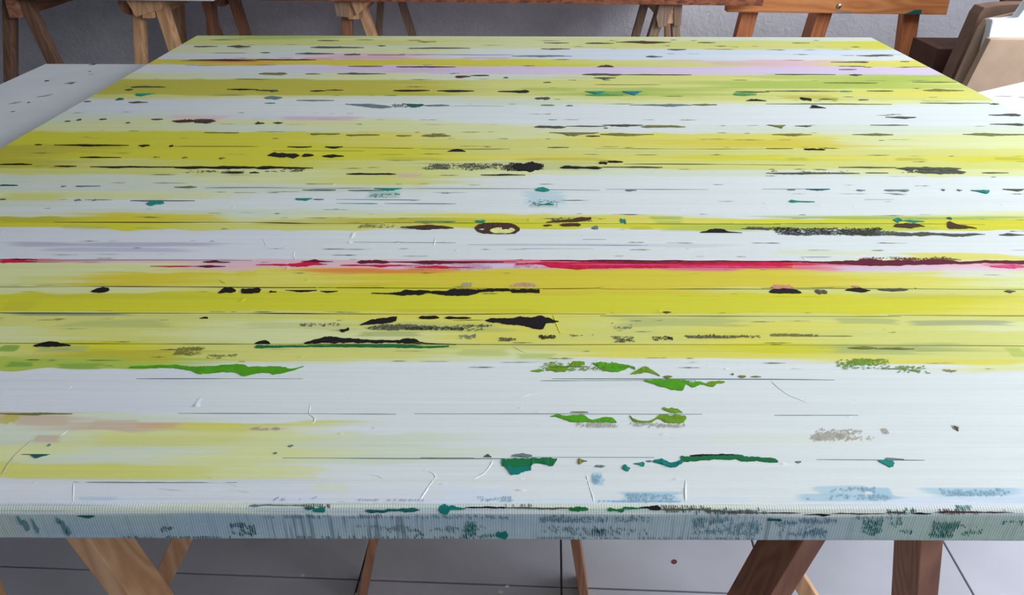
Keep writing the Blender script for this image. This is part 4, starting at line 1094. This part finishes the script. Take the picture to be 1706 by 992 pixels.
def stripe_name(codes):
    c = ORDER[codes[4]]
    return {'W': 'white', 'w': 'lavender white', 'B': 'bluish white', 'g': 'pale green', 'p': 'pale yellow', 'P': 'soft yellow-green', 'Y': 'bright yellow',
            'y': 'soft yellow', 'O': 'olive yellow', 'G': 'lime green', 'D': 'golden yellow', 'k': 'pale pink', 'K': 'pink', 'C': 'crimson', 'L': 'lavender',
            'R': 'orange', 'T': 'tan', 'e': 'grey-green'}.get(c, 'pale')
cuts = [NR - 1] + [int(np.clip(np.searchsorted(tt, r[0]), 1, NR - 2)) for r in ROWS[:-1]] + [0]
for i, r in enumerate(ROWS):
    hi, lo = cuts[i], cuts[i + 1]
    if hi <= lo: continue
    o = grid_obj('paint_stripe', P[lo:hi + 1], colr[lo:hi + 1], MAT['paint'], painting)
    o['label'] = stripe_name(r[3]) + ' stripe of dragged paint'

# near edge: rolled rim and vertical face of the canvas, painted thinly over the weave
NE = 2600
se = np.linspace(0, CW, NE)
ARC = RIM * math.pi / 2
EDGE_LEN = ARC + CT - RIM
def edge_point(s, u, d=0.0):
    """u runs from the start of the rolled rim over the corner and down the face; d lifts off the surface"""
    s = np.asarray(s, float); u = np.asarray(u, float)
    th = np.clip(u / RIM, 0, math.pi / 2)
    down = np.maximum(u - ARC, 0)
    y = CY0 + RIM - (RIM + d) * np.sin(th); z = CZ - RIM + (RIM + d) * np.cos(th) - down
    return np.stack(np.broadcast_arrays(CX0 + s, y, z), -1)
ue = np.concatenate([np.linspace(0, ARC, 12), np.linspace(ARC, EDGE_LEN, 26)[1:]])
SE, UE = np.meshgrid(se, ue)
base = lin['W'] * np.ones(SE.shape + (1,))
face = np.array(srgb((.66, .735, .75))); green = np.array(srgb((.68, .77, .70))); blue = np.array(srgb((.60, .70, .76))); pale = np.array(srgb((.72, .77, .72)))
def mixc(A, Bc, f): return A * (1 - f[..., None]) + Bc * f[..., None]
fc = face * np.ones(SE.shape + (1,))
fc = mixc(fc, blue, sstep((vnoise(SE * 3, UE * 20, 401) - .35) * 2.2) * .8)
fc = mixc(fc, green, sstep((SE - 1.19) / .1) * .75)
fc = mixc(fc, pale, (1 - sstep((SE - .50) / .07)) * .8)
fc = mixc(fc, green, sstep((vnoise(SE * 7, UE * 60, 402) - .55) * 4) * .5)
tick = vnoise(SE * 480, UE * 22, 403)
amp = .10 + .38 * sstep((vnoise(SE * 6, UE * 12, 404) - .35) * 2.4) * sstep((SE - .55) / .3)
fc = fc * (1 - amp * sstep((tick - .5) * 3))[..., None]
lip = sstep((UE - ARC * (.78 + .5 * (vnoise(SE * 14, 3.3, 405) - .5))) / .003)
lipc = mixc(lin['W'] * np.ones(SE.shape + (1,)), lin['g'], sstep((vnoise(SE * 6, UE * 300, 406) - .4) * 3))
lipc = mixc(lipc, blue, .55 * sstep((vnoise(SE * 9, UE * 420, 407) - .55) * 4))
ec = mixc(lipc, np.zeros(3), np.zeros(SE.shape)) * (1 - lip[..., None]) + fc * lip[..., None]
He = relief(se, np.full_like(se, RIM))
pe = edge_point(SE, UE) + np.stack([0 * SE, 0 * SE, He[None, :] * np.clip(1 - UE / ARC, 0, 1)], -1)
pe[..., 1] -= .0004 * (vnoise(SE * 30, UE * 200, 408) - .5)
tuck = pe[-1:].copy(); tuck[..., 1] += .014
pe = np.concatenate([pe, tuck], 0); ec = np.concatenate([ec, ec[-1:]], 0)
eo = grid_obj('canvas_edge', pe, ec, MAT['paint_edge'], painting, True)
eo['label'] = 'grey-blue painted canvas edge with teal weave marks'
# the other three edges
def side_strip(name, a, b_):
    n = 120
    k = np.linspace(0, 1, n)
    rows = []
    d = Vector(b_) - Vector(a); nrm = Vector((d.y, -d.x)).normalized()
    for off, z in ((0, 0), (.0012, -.0012), (.0012, -CT), (-.012, -CT)):
        rows.append(np.stack([a[0] + d.x * k + nrm.x * off, a[1] + d.y * k + nrm.y * off, np.full(n, CZ + z)], -1))
    Pp = np.stack(rows, 0)
    yy = np.abs(Pp[..., 1] - CY0)
    Cc = np.stack([np.interp(yy, tt, colr[:, 2 if a[0] < 0 and b_[0] < 0 else -3, ch]) for ch in range(3)], -1) * .9
    grid_obj(name, Pp, Cc, MAT['paint_edge'], painting, True)
side_strip('canvas_edge', (CX0, CY0 + CL), (CX0, CY0 + RIM))
side_strip('canvas_edge', (CX0 + CW, CY0 + RIM), (CX0 + CW, CY0 + CL))
side_strip('canvas_edge', (CX0 + CW, CY0 + CL), (CX0, CY0 + CL))
# stretcher bars under the cloth
zb0, zb1 = CZ - CT + .001, CZ - .010
for (a0, a1, b0, b1, mk) in ((CX0 + .004, CX0 + CW - .004, CY0 + .004, CY0 + .05, 'pine_x'), (CX0 + .004, CX0 + CW - .004, CY0 + CL - .05, CY0 + CL - .004, 'pine_x'),
                             (CX0 + .004, CX0 + .05, CY0 + .052, CY0 + CL - .052, 'pine_y'), (CX0 + CW - .05, CX0 + CW - .004, CY0 + .052, CY0 + CL - .052, 'pine_y'),
                             (CX0 + .052, CX0 + CW - .052, CY0 + CL / 2 - .023, CY0 + CL / 2 + .023, 'pine_x')):
    box_obj('stretcher_bar', a0, a1, b0, b1, zb0, zb1, MAT[mk], painting)

def top_point(s, t, d=0.0):
    s = np.asarray(s, float); t = np.asarray(t, float)
    return np.stack(np.broadcast_arrays(CX0 + s, CY0 + t, CZ + relief(s, t) + d), -1)

def outline(shape, n, jag, seed, lumps=6.0):
    """lower and upper rim of a scraped patch over 0..1"""
    u = np.linspace(0, 1, n)
    e1 = .35 + 1.0 * float(vnoise(seed, 1.5, 505)); e2 = .35 + 1.0 * float(vnoise(seed, 2.5, 506))
    pk = .25 + .5 * float(vnoise(seed, 3.5, 507))
    v = np.where(u < pk, u / pk, (1 - u) / (1 - pk))
    prof = np.where(u < pk, np.clip(v, 0, 1) ** e1, np.clip(v, 0, 1) ** e2)
    fq = lumps
    def rim(k): return (.25 + 1.3 * vnoise(u * fq * .45 + seed, seed, k)) * (.6 + .8 * vnoise(u * fq * 1.1, seed, k + 1)) * (.75 + .5 * vnoise(u * fq * 3.1, seed, k + 2))
    j1 = jag * (vnoise(u * fq, seed, 501) - .5); j2 = jag * (vnoise(u * fq, seed, 502) - .5)
    r1, r2 = rim(510), rim(520)
    hi = .5 * prof * r1; lo = -.5 * prof * r2
    if shape == 't': hi = .47 + .15 * j1; lo = .47 - .98 * prof * r2
    if shape == 'b': lo = -.47 + .15 * j2; hi = -.47 + .98 * prof * r1
    if shape == 'r':
        e = np.minimum(1, np.minimum(u, 1 - u) * 7)
        hi = e * (.47 * r1 + j1 * .6); lo = -e * (.47 * r2 + j2 * .6)
    if shape == 'l' or shape == 'R':
        w = u if shape == 'l' else 1 - u
        e = w ** .8 * np.minimum(1, (1 - w) * 9)
        hi = .52 * e * r1; lo = -.52 * e * r2
    lo = np.minimum(lo, hi - .03)
    mid = .5 * (hi[[0, -1]] + lo[[0, -1]])
    for a, b_ in ((0, 0), (-1, 1)): hi[a] = mid[b_] + .03; lo[a] = mid[b_] - .03
    return u, lo, hi

def patch(name, s0, s1, a0, a1, key, shape, fn, far_up, seed, parent, lift=.0007):
    n = int(np.clip((s1 - s0) / .0022, 11, 80))
    u, lo, hi = outline(shape, n, .28, seed, float(np.clip((s1 - s0) / (.006 + .012 * a0 if far_up else .0035), 3, 26)))
    if not far_up: lo, hi = -hi, -lo
    s_ = s0 + (s1 - s0) * u; m = .5 * (a0 + a1); h = a1 - a0
    K = 2 if far_up else 6
    rows = [fn(s_, m + (lo + (hi - lo) * k / (K - 1)) * h, lift) for k in range(K)]
    rows = [fn(s_, m + lo * h, -.0008)] + rows + [fn(s_, m + hi * h, -.0008)]
    K += 2
    v = np.concatenate(rows, 0)
    fs = [(k * n + i, k * n + i + 1, (k + 1) * n + i + 1, (k + 1) * n + i) for k in range(K - 1) for i in range(n - 1)]
    if not far_up: fs = [f[::-1] for f in fs]
    me = bpy.data.meshes.new(name); me.from_pydata(v.tolist(), [], fs)
    me.materials.append(MAT['hard_' + key])
    o = link(name, me, parent); o['label'] = HARD[key][1] + ' patch of exposed paint'
    return o
sd = 0
for ln in PATCHES.strip().splitlines():
    p = ln.split(); sd += 1
    s0, s1, t0, t1 = map(float, p[:4]); s0 = max(s0, .004); s1 = min(s1, CW - .004)
    if t0 > .6: t0, t1 = .5 * (t0 + t1) - .4 * (t1 - t0), .5 * (t0 + t1) + .4 * (t1 - t0)
    patch('paint_patch', s0, s1, t0, t1, p[4], p[5], top_point, True, sd * 1.37, painting, .0007 if t0 < .6 else .0012)
for ln in EDGE_PATCHES.strip().splitlines():
    p = ln.split(); sd += 1
    s0, s1, t0, t1 = map(float, p[:4])
    patch('paint_patch', s0, s1, t0, t1, p[4], p[5], edge_point, False, sd * 1.37, painting, .0006)

def strip(name, key, st, seed, i_top=False):
    """patch whose two rims were measured on the canvas"""
    st = np.array(st); n = int(np.clip((st[-1, 0] - st[0, 0]) / .0018, 14, 110))
    s_ = np.linspace(max(st[0, 0], .004), min(st[-1, 0], CW - .004), n)
    lo = np.interp(s_, st[:, 0], st[:, 1]); hi = np.interp(s_, st[:, 0], st[:, 2])
    w = np.minimum(hi - lo, .006)
    lo = lo + w * .38 * (vnoise(s_ * 200, seed, 801) - .5) + w * .3 * (vnoise(s_ * 600, seed, 803) - .5)
    hi = hi + w * .38 * (vnoise(s_ * 200, seed, 802) - .5) + w * .3 * (vnoise(s_ * 600, seed, 804) - .5)
    lo = np.minimum(lo, hi - .0003)
    v = np.concatenate([top_point(s_, lo, -.0008), top_point(s_, lo, .0007), top_point(s_, hi, .0007), top_point(s_, hi, -.0008)], 0)
    if key in ('p3', 'T2', 'K2') or i_top: v[n:3 * n, 2] += .0002
    fs = [(k * n + i, k * n + i + 1, (k + 1) * n + i + 1, (k + 1) * n + i) for k in range(3) for i in range(n - 1)]
    me = bpy.data.meshes.new(name); me.from_pydata(v.tolist(), [], fs); me.materials.append(MAT['hard_' + key])
    link(name, me, painting)['label'] = HARD[key][1] + ' patch of exposed paint'
for i, (key, st) in enumerate(TRACED): strip('paint_patch', key, st, i * 3.7, i > 36)

def ridge(key, pts, seed):
    """thin bead of paint pushed up by the knife"""
    pts = np.array(pts); d = np.concatenate([[0], np.cumsum(np.hypot(*np.diff(pts, axis=0).T))])
    n = max(8, int(d[-1] / .003)); q = np.linspace(0, d[-1], n)
    x = np.interp(q, d, pts[:, 0]) + .0006 * (vnoise(q * 120, seed, 811) - .5); y = np.interp(q, d, pts[:, 1]) + .0006 * (vnoise(q * 120, seed, 812) - .5)
    tx, ty = np.gradient(x), np.gradient(y); m = np.hypot(tx, ty) + 1e-9; nx, ny = -ty / m, tx / m
    w = .0008 * (.4 + vnoise(q * 60, seed, 813)) * np.minimum(1, np.minimum(q, d[-1] - q) / .006 + .1)
    rows = []
    for off, hh in ((-1.6, -.0004), (-.6, .45), (0, .7), (.6, .45), (1.6, -.0004)):
        rows.append(top_point(x + nx * w * off, y + ny * w * off, w * hh if hh > 0 else hh))
    v = np.concatenate(rows, 0)
    fs = [(k * n + i, k * n + i + 1, (k + 1) * n + i + 1, (k + 1) * n + i) for k in range(4) for i in range(n - 1)]
    me = bpy.data.meshes.new('paint_ridge'); me.from_pydata(v.tolist(), [], fs); me.materials.append(MAT['hard_' + key])
    me.polygons.foreach_set('use_smooth', [True] * len(me.polygons))
    link('paint_ridge', me, painting)
for i, (key, pts) in enumerate(RIDGES): ridge('x' if key == 'T' else key, pts, i * 2.9)

def seam(s0, s1, t, w, key, seed):
    s0 = max(s0, .003); s1 = min(s1, CW - .003)
    n = max(8, int((s1 - s0) / .008)); u = np.linspace(0, 1, n); s_ = s0 + (s1 - s0) * u
    c_ = t + w * 1.6 * (vnoise(s_ * 9, seed, 601) - .5)
    hw = w * (.04 + .55 * np.clip(vnoise(s_ * 14, seed, 602) * 1.7 - .5, 0, 1)) * np.minimum(1, np.minimum(u, 1 - u) * 8 + .1)
    v = np.concatenate([top_point(s_, c_ - hw, .0004), top_point(s_, c_ + hw, .0004), top_point(s_, c_ - hw, -.0008), top_point(s_, c_ + hw, -.0008)], 0)
    fs = []
    for i in range(n - 1):
        fs += [(i, i + 1, n + i + 1, n + i), (i, 2 * n + i, 2 * n + i + 1, i + 1), (n + i, n + i + 1, 3 * n + i + 1, 3 * n + i)]
    me = bpy.data.meshes.new('paint_seam'); me.from_pydata(v.tolist(), [], fs); me.materials.append(MAT['hard_' + key])
    link('paint_seam', me, painting)['label'] = HARD[key][1] + ' hairline along a paint layer edge'
for i, ln in enumerate(SEAMS.strip().splitlines()):  # slate line along the near-left white slab's edge is its shadow, painted in
    p = ln.split(); seam(float(p[0]), float(p[1]), float(p[2]), float(p[3]), p[4], i * 2.3)

def flecks(key, count, seed):
    """stray dashes of under-paint along the borders of the stripes, too many and small to pick apart"""
    r = np.random.RandomState(seed); v = []; fs = []
    bs = [t for t in BORD if .2 < t < 1.9]
    for _ in range(count):
        t0 = bs[r.randint(len(bs))]; px = .0011 + .0068 * (t0 / 1.9) ** 2
        L_ = (.006 + .03 * r.rand() ** 2) * (1 + .9 * t0); c0 = r.uniform(.02, CW - .06); w0 = px * (.25 + .6 * r.rand())
        t0 = t0 + px * r.uniform(-1.2, 1.2); n = 7; u = np.linspace(0, 1, n)
        hw = w0 * .5 * np.sin(np.pi * np.clip(u, .04, .96)) ** .6 * (.4 + 1.2 * r.rand(n)); cen = t0 + w0 * .35 * (r.rand(n) - .5)
        q_ = np.concatenate([top_point(c0 + L_ * u, cen - hw, .0006), top_point(c0 + L_ * u, cen + hw, .0006)], 0); k0 = len(v) * 2 * n
        v.append(q_); fs += [(k0 + i, k0 + i + 1, k0 + n + i + 1, k0 + n + i) for i in range(n - 1)]
    me = bpy.data.meshes.new('paint_flecks'); me.from_pydata(np.concatenate(v, 0).tolist(), [], fs); me.materials.append(MAT['hard_' + key])
    o = link('paint_flecks', me, painting); o['kind'] = 'stuff'; o['label'] = HARD[key][1] + ' flecks of under-paint between the stripes'
flecks('d', 150, 21); flecks('l', 190, 22); flecks('s', 110, 23); flecks('N', 50, 24)

def speckle(s0, s1, a0, a1, key, dens, fn, pitch_s, pitch_a, seed, tall):
    s0 = max(s0, .003); s1 = min(s1, CW - .003)
    gs = np.arange(s0, s1, pitch_s); ga = np.arange(a0, a1, pitch_a)
    if len(gs) < 2 or len(ga) < 1: return
    G, A = np.meshgrid(gs, ga); r = np.random.RandomState(int(seed))
    x = np.abs(G - .5 * (s0 + s1)) / (.5 * (s1 - s0)); y = np.abs(A - .5 * (a0 + a1)) / (.5 * (a1 - a0) + 1e-6)
    edge = np.clip((1.0 - x + .5 * (vnoise(A * 90, seed, 702) - .5)) * 3, 0, 1) * np.clip((1.1 - y) * 1.8, 0, 1)
    n = .6 * vnoise(G * 45, A * 160 + seed, 701) + .4 * r.rand(*G.shape)
    if tall == 2: A = np.minimum(A, EDGE_LEN - .0018)
    keep = n * (.15 + .85 * edge) > (1 - dens) * .62 + .12
    G, A = G[keep], A[keep]; k = len(G)
    if not k: return
    G = G + pitch_s * .25 * (r.rand(k) - .5); A = A + pitch_a * .3 * (r.rand(k) - .5)
    w = pitch_s * (.22 + .3 * r.rand(k)) * (.55 if tall else 1); h = pitch_a * (.3 + .4 * r.rand(k)) * (1.5 if tall else 1)
    sl = .25 * h * (1 if tall else 0)
    v = np.stack([fn(G - w - sl, A - h, .0006), fn(G + w - sl, A - h, .0006), fn(G + w + sl, A + h, .0006), fn(G - w + sl, A + h, .0006)], 1).reshape(-1, 3)
    f = np.arange(k * 4).reshape(-1, 4)
    if tall == 2: f = f[:, ::-1]
    me = bpy.data.meshes.new('dry_brush_marks'); me.from_pydata(v.tolist(), [], f.tolist()); me.materials.append(MAT['hard_' + key])
    o = link('dry_brush_marks', me, painting); o['kind'] = 'stuff'; o['label'] = HARD[key][1] + ' dry brush marks on the weave'
for i, ln in enumerate(SPECKS.strip().splitlines()):
    p = ln.split(); s0, s1, t0, t1 = map(float, p[:4])
    far = 1 + 2.2 * sstep((t0 - .4) / .8)
    speckle(s0, s1, t0, t1, p[4], float(p[5]), top_point, .0021 * (1 + .5 * (far - 1)), .0014 * far, i + 5, p[4] in ('x', 'b2', 'k', 'v'))
for i, ln in enumerate(EDGE_SPECKS.strip().splitlines()):
    p = ln.split(); s0, s1, t0, t1 = map(float, p[:4])
    speckle(s0, s1, t0, t1, p[4], float(p[5]), edge_point, .0019, .0016, i + 90, 2)

# ------------------------------------------------------------------ trestles under the painting
def trestle(name, label, cx, ys, ztop, splays, w, d, m, my, group=None, beam_w=.035, beam_h=.07):
    t = empty(name, (cx, ys[0], 0), label, 'trestle', group)
    y0 = ys[0]
    box_obj('top_beam', -beam_w / 2, beam_w / 2, -.03, ys[-1] - y0 + d + .03, ztop - beam_h, ztop, my, t, .002)
    for y in ys:
        for sg, sp in zip((-1, 1), splays):
            xt = sg * (beam_w / 2 + w / 2 - .002)
            xb = xt + sg * sp * (ztop - .012)
            leg_obj('leg', xt, ztop - .012, xb, 0.0, y - y0, y - y0 + d, w, m, t)
        # tie between the two legs
        zt = ztop * .30
        xl = -(beam_w / 2 + w / 2) - splays[0] * (ztop - .012 - zt); xr = (beam_w / 2 + w / 2) + splays[1] * (ztop - .012 - zt)
    return t
ZC = CZ - CT
def near_trestle(label, cx, y0, legs, y1, m, my):
    t = empty('trestle', (cx, y0, 0), label, 'trestle')
    box_obj('top_beam', -.016, .016, -.02, y1 - y0 + .10, ZC - .07, ZC, MAT[my], t, .002)
    if legs[0][0] < cx - .05: box_obj('cleat', legs[0][0] - cx - .02, .016, -.016, -.001, ZC - .06, ZC - .02, MAT['pine_x'], t, .001)
    for y in (y0, y1):
        for xt, xb, w, d in legs:
            leg_obj('leg', xt - cx, ZC - .011, xb - cx, 0, y - y0, y - y0 + d, w, MAT[m], t)
    return t
near_trestle('pale pine trestle under the canvas, its legs on the darker floor tiles', -.66, .735,
             ((-.735, -.790, .030, .058), (-.644, -.450, .030, .066)), 1.34, 'pine', 'pine_y')
near_trestle('reddish pine trestle under the canvas, its legs on the brightest floor tiles', .482, .735,
             ((.465, .287, .030, .088), (.498, .651, .030, .078)), 1.42, 'redpine', 'redpine_y')
tm = empty('trestle', (-0.068, 1.0, 0), 'slim pine trestle with narrow and wide leg pairs under the middle of the canvas', 'trestle')
box_obj('top_beam', -.075, .105, -.039, .50, ZC - .045, ZC, MAT['redpine_y'], tm, .002)
for y in (0.0, 0.42):
    leg_obj('leg', -.055, ZC - .011, -.219, 0, y, y + .075, .017, MAT['midpine'], tm)
    leg_obj('leg', .098, ZC - .011, .210, 0, y, y + .075, .017, MAT['midpine'], tm)
leg_obj('leg', -.212, ZC - .008, -.622, 0, -.10, -.07, .034, MAT['pine'], tm)
leg_obj('leg', .202, ZC - .008, .671, 0, -.10, -.07, .030, MAT['pine'], tm)
box_obj('cross_rail', -.235, .225, -.069, -.040, ZC - .06, ZC - .012, MAT['pine_x'], tm, .002)

# ------------------------------------------------------------------ white boards beside the painting
def mark_obj(name, cx, cy, z, ln, wd, ang, mat, parent, seed):
    n = 10; u, lo, hi = outline('o', n, .3, seed)
    ca, sa = math.cos(ang), math.sin(ang)
    pts = [((a - .5) * ln, b_ * wd) for a, b_ in zip(u, lo)] + [((a - .5) * ln, b_ * wd) for a, b_ in zip(u[::-1], hi[::-1])]
    bm = bmesh.new()
    ring = [(cx + x * ca - y * sa, cy + x * sa + y * ca) for x, y in pts]
    prism(bm, [(x, y, z - .0004) for x, y in ring], [(x, y, z + .0005) for x, y in ring])
    return bm_obj(name, bm, mat, parent)
bl = empty('white_board', (-1.281, 1.30, 0), 'white board with small paint smears lying under the canvas edge, beside the dark wall corner', 'board')
ZB = ZC - .001
box_obj('panel', 0, .52, 0, .875, ZB - .016, ZB, MAT['white_board'], bl, .0015)
MAT['smear_grey'] = plain('grey_smear', (0.62, 0.62, 0.64), 0.6, 0.05); MAT['smear_pink'] = plain('pinkish_smear', (0.76, 0.70, 0.69), 0.6, 0.04)
for i, (x, y, ln, wd, an, mk) in enumerate(((-1.147, 2.166, .024, .014, .8, 'iron'), (-1.12, 2.09, .008, .006, 0, 'iron'), (-1.182, 1.99, .016, .008, -.5, 'iron'),
        (-1.112, 1.972, .03, .03, .5, 'smear_grey'), (-1.105, 1.965, .018, .012, .4, 'smear_pink'), (-1.113, 1.85, .04, .02, .9, 'smear_grey'), (-1.121, 1.793, .008, .008, .5, 'iron'),
        (-1.117, 1.72, .01, .006, .6, 'iron'), (-1.15, 1.79, .03, .015, .8, 'smear_grey'), (-1.10, 2.06, .02, .014, .3, 'smear_pink'))):
    mark_obj('paint_smear', x + 1.281, y - 1.30, ZB, ln, wd, an, MAT[mk], bl, i * 3.1)
trestle('trestle', 'trestle holding up the white board beside the dark wall corner', -1.10, (1.50, 2.06), ZB - .016, (.22, .22), .03, .06, MAT['redpine'], MAT['redpine_y'])

br = empty('white_board', (1.177, 1.958, 0), 'white board with faint pink smears between the canvas and the cardboard', 'board', rz=math.atan2(.0968, .1604))
ZR = .735
box_obj('panel', -.22, .50, -.50, 0, ZR - .016, ZR, MAT['white_foam'], br, .0015)
for i, (x, y, ln, wd, an, mk) in enumerate(((.00, -.055, .05, .012, -.5, 'smear_grey'), (.03, -.085, .03, .022, -.4, 'smear_pink'), (.02, -.115, .028, .012, .6, 'smear_grey'), (.06, -.17, .06, .05, -.5, 'smear_pink'))):
    mark_obj('paint_smear', x, y, ZR, ln, wd, an, MAT[mk], br, i * 5.1 + 40)
trestle('trestle', 'trestle holding up the white board in front of the cardboard', 1.46, (1.68, 1.95), ZR - .016, (.2, .2), .03, .05, MAT['redpine'], MAT['redpine_y'])

# ------------------------------------------------------------------ work tables along the back wall
def bx(x): return 3.225 - .050 * x      # front edge of the table tops, parallel to the wall
def top_board(name, label, x0, x1, y_off, depth, z0, z1, mat, cat):
    bm = bmesh.new()
    q = [(x0, bx(x0) + y_off), (x1, bx(x1) + y_off), (x1, bx(x1) + depth), (x0, bx(x0) + depth)]
    prism(bm, [(x, y, z0) for x, y in q], [(x, y, z1) for x, y in q], .0015)
    return tag(bm_obj(name, bm, mat), label, cat)
top_board('table_top', 'white table top board resting on trestles along the dark end of the wall', -2.62, -1.182, -.035, .66, .741, .765, MAT['white_board'], 'table top')
bm = bmesh.new()
q = [(-1.176, bx(-1.176)), (.965, bx(.965)), (.965, bx(.965) + .06), (.80, bx(.80) + .06), (.80, bx(.80) + .66), (-1.176, bx(-1.176) + .66)]
prism(bm, [(x, y, .741) for x, y in q], [(x, y, .771) for x, y in q], .0015)
tag(bm_obj('table_top', bm, MAT['osb']), 'long reddish-brown chipboard table top resting on trestles along the wall', 'table top')

def back_trestle(label, legs, beam, plates=()):
    x = beam[0]
    t = empty('trestle', (x, beam[1], 0), label, 'trestle')
    box_obj('top_beam', -.022, .022, 0, beam[2] - beam[1], .665, .741, beam[3], t, .002)
    for (xt, xb, y, d, w, m, zt) in legs:
        leg_obj('leg', xt - x, zt, xb - x, 0, y - beam[1], y + d - beam[1], w, MAT[m], t)
    for (pts, y, d, m) in plates:
        poly_obj('gusset_plate', [(a - x, b_) for a, b_ in pts], y - beam[1], y + d - beam[1], MAT[m], t, .0015)
    return t
back_trestle('pine trestle with a broad gusset plate under the white table top', (
    (-1.525, -1.662, 3.335, .06, .036, 'pine', .73), (-1.440, -1.356, 3.335, .06, .040, 'pine', .73),
    (-1.545, -1.64, 3.80, .06, .036, 'pine', .73), (-1.43, -1.34, 3.80, .06, .036, 'pine', .73)), (-1.48, 3.31, 3.90, MAT['pine_y']),
    ((((-1.55, .74), (-1.385, .74), (-1.42, .70), (-1.525, .672)), 3.30, .02, 'pine'), (((-1.60, .74), (-1.558, .74), (-1.556, .672), (-1.59, .685)), 3.33, .03, 'redpine')))
back_trestle('brown trestle between the white and the chipboard table tops', (
    (-1.332, -1.425, 3.62, .07, .030, 'redpine', .73), (-1.240, -1.126, 3.62, .07, .034, 'redpine', .73)), (-1.285, 3.60, 3.86, MAT['redpine_y']))
back_trestle('pine trestle with a pointed gusset plate under the chipboard table top', (
    (-.672, -.742, 3.325, .05, .040, 'redpine', .73), (-.622, -.423, 3.325, .06, .036, 'pine', .73),
    (-.587, -.699, 3.70, .05, .026, 'greywood', .73), (-.520, -.323, 3.70, .06, .030, 'greywood', .73)), (-.645, 3.30, 3.85, MAT['pine_y']),
    ((((-.648, .74), (-.560, .74), (-.628, .682)), 3.285, .018, 'pine'), (((-.715, .74), (-.663, .74), (-.660, .674), (-.708, .680)), 3.285, .03, 'greywood'), (((-.652, .74), (-.600, .74), (-.612, .668), (-.648, .672)), 3.308, .015, 'redpine')))
back_trestle('grey-brown trestle with square gusset plates under the chipboard table top', (
    (.598, .446, 3.65, .03, .036, 'greywood', .73), (.594, .421, 3.245, .05, .040, 'greywood', .73),
    (.676, .769, 3.65, .04, .022, 'pine', .73), (.640, .756, 3.245, .05, .032, 'greywood', .73)), (.617, 3.23, 3.75, MAT['pine_y']),
    ((((.575, .74), (.628, .74), (.612, .657), (.578, .650), (.566, .690)), 3.224, .018, 'greywood'), (((.632, .74), (.664, .74), (.668, .66), (.640, .655)), 3.224, .018, 'greywood')))
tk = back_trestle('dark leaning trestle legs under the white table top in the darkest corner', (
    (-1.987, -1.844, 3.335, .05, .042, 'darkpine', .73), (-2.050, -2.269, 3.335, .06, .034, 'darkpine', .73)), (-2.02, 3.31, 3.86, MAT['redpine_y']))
# wooden stand with a painted cross beam
st = empty('wooden_stand', (1.30, 3.30, 0), 'orange varnished stand with screwed cross beam and paint stains before the white wall', 'wooden stand')
bm = bmesh.new()
prism(bm, [(-.444, -.02, .7005), (.438, -.02, .6925), (.438, .025, .6925), (-.444, .025, .7005)],
          [(-.444, -.02, .786), (.436, -.02, .778), (.436, .025, .778), (-.444, .025, .786)], .003)
cb = bm_obj('cross_beam', bm, MAT['orange_x'], st)
for xt, xb, w, d in ((-.327, -.42, .066, .05), (-.022, -.125, .060, .10), (.312, .40, .066, .05)):
    leg_obj('leg', xt, .765, xb, 0, .026, .026 + d, w, MAT['orange'], st)
bm = bmesh.new()
bmesh.ops.create_uvsphere(bm, u_segments=16, v_segments=8, radius=.011)
for v in bm.verts: v.co = Vector((v.co.x + .0, v.co.z * .45 - .021, v.co.y + .725))
bm_obj('screw', bm, MAT['steel'], cb, True)
poly_obj('paint_stain', [(.262, .695), (.335, .6945), (.333, .712), (.305, .711), (.285, .702)], -.0212, -.0195, MAT['hard_U'], cb)
MAT['stain_pink'] = plain('pink_stain', (0.86, 0.72, 0.76), 0.6, 0.03)
poly_obj('paint_stain', [(.20, .765), (.25, .758), (.33, .764), (.42, .757), (.434, .776), (.20, .778)], -.0212, -.0195, MAT['stain_pink'], cb)
poly_obj('paint_stain', [(-.02, .6975), (.06, .697), (.05, .7015), (-.01, .702)], -.0212, -.0195, MAT['hard_s'], cb)

# ------------------------------------------------------------------ leaning boards and cardboard on the right
def sheet(name, label, pts, y0, y1, mat, cat, bev=.003):
    return tag(poly_obj(name, pts, y0, y1, mat, None, bev), label, cat)
sheet('cardboard_sheet', 'beige cardboard sheet standing foremost of the stack by the white wall', [(1.335, 0), (2.05, 0), (2.18, .752), (1.481, .754), (1.449, .606)], 2.50, 2.530, MAT['cardboard'], 'cardboard')
sheet('foam_block', 'white foam packing slab stepping up behind the beige cardboard sheet', [(1.50, 0), (2.08, 0), (2.24, .90), (1.60, .90), (1.572, .806), (1.490, .806), (1.496, .745)], 2.536, 2.570, MAT['white_foam'], 'foam slab', .006)
sheet('cardboard_sheet', 'light brown cardboard sheet with a sloping top behind the white foam', [(1.36, 0), (2.1, 0), (2.2, .88), (1.596, .8185), (1.545, .806), (1.500, .797), (1.488, .77)], 2.585, 2.605, MAT['cardboard'], 'cardboard')
sheet('cardboard_box', 'brown flattened cardboard box leaning between other sheets by the wall', [(1.38, 0), (2.0, 0), (2.15, .835), (1.625, .8315), (1.575, .829), (1.523, .822), (1.512, .80)], 2.655, 2.72, MAT['cardboard_dark'], 'cardboard box')
sheet('dark_panel', 'tall dark brown panel rising behind the cardboard sheets', [(1.45, 0), (2.15, 0), (2.3, 1.05), (1.70, 1.05), (1.657, .81)], 2.79, 2.815, MAT['cardboard_deep'], 'panel')
sheet('cardboard_box', 'small dark brown open box on the floor beside the leaning sheets', [(1.50, 0), (2.0, 0), (2.0, .648), (1.512, .651)], 2.85, 3.05, MAT['cardboard_deep'], 'cardboard box')
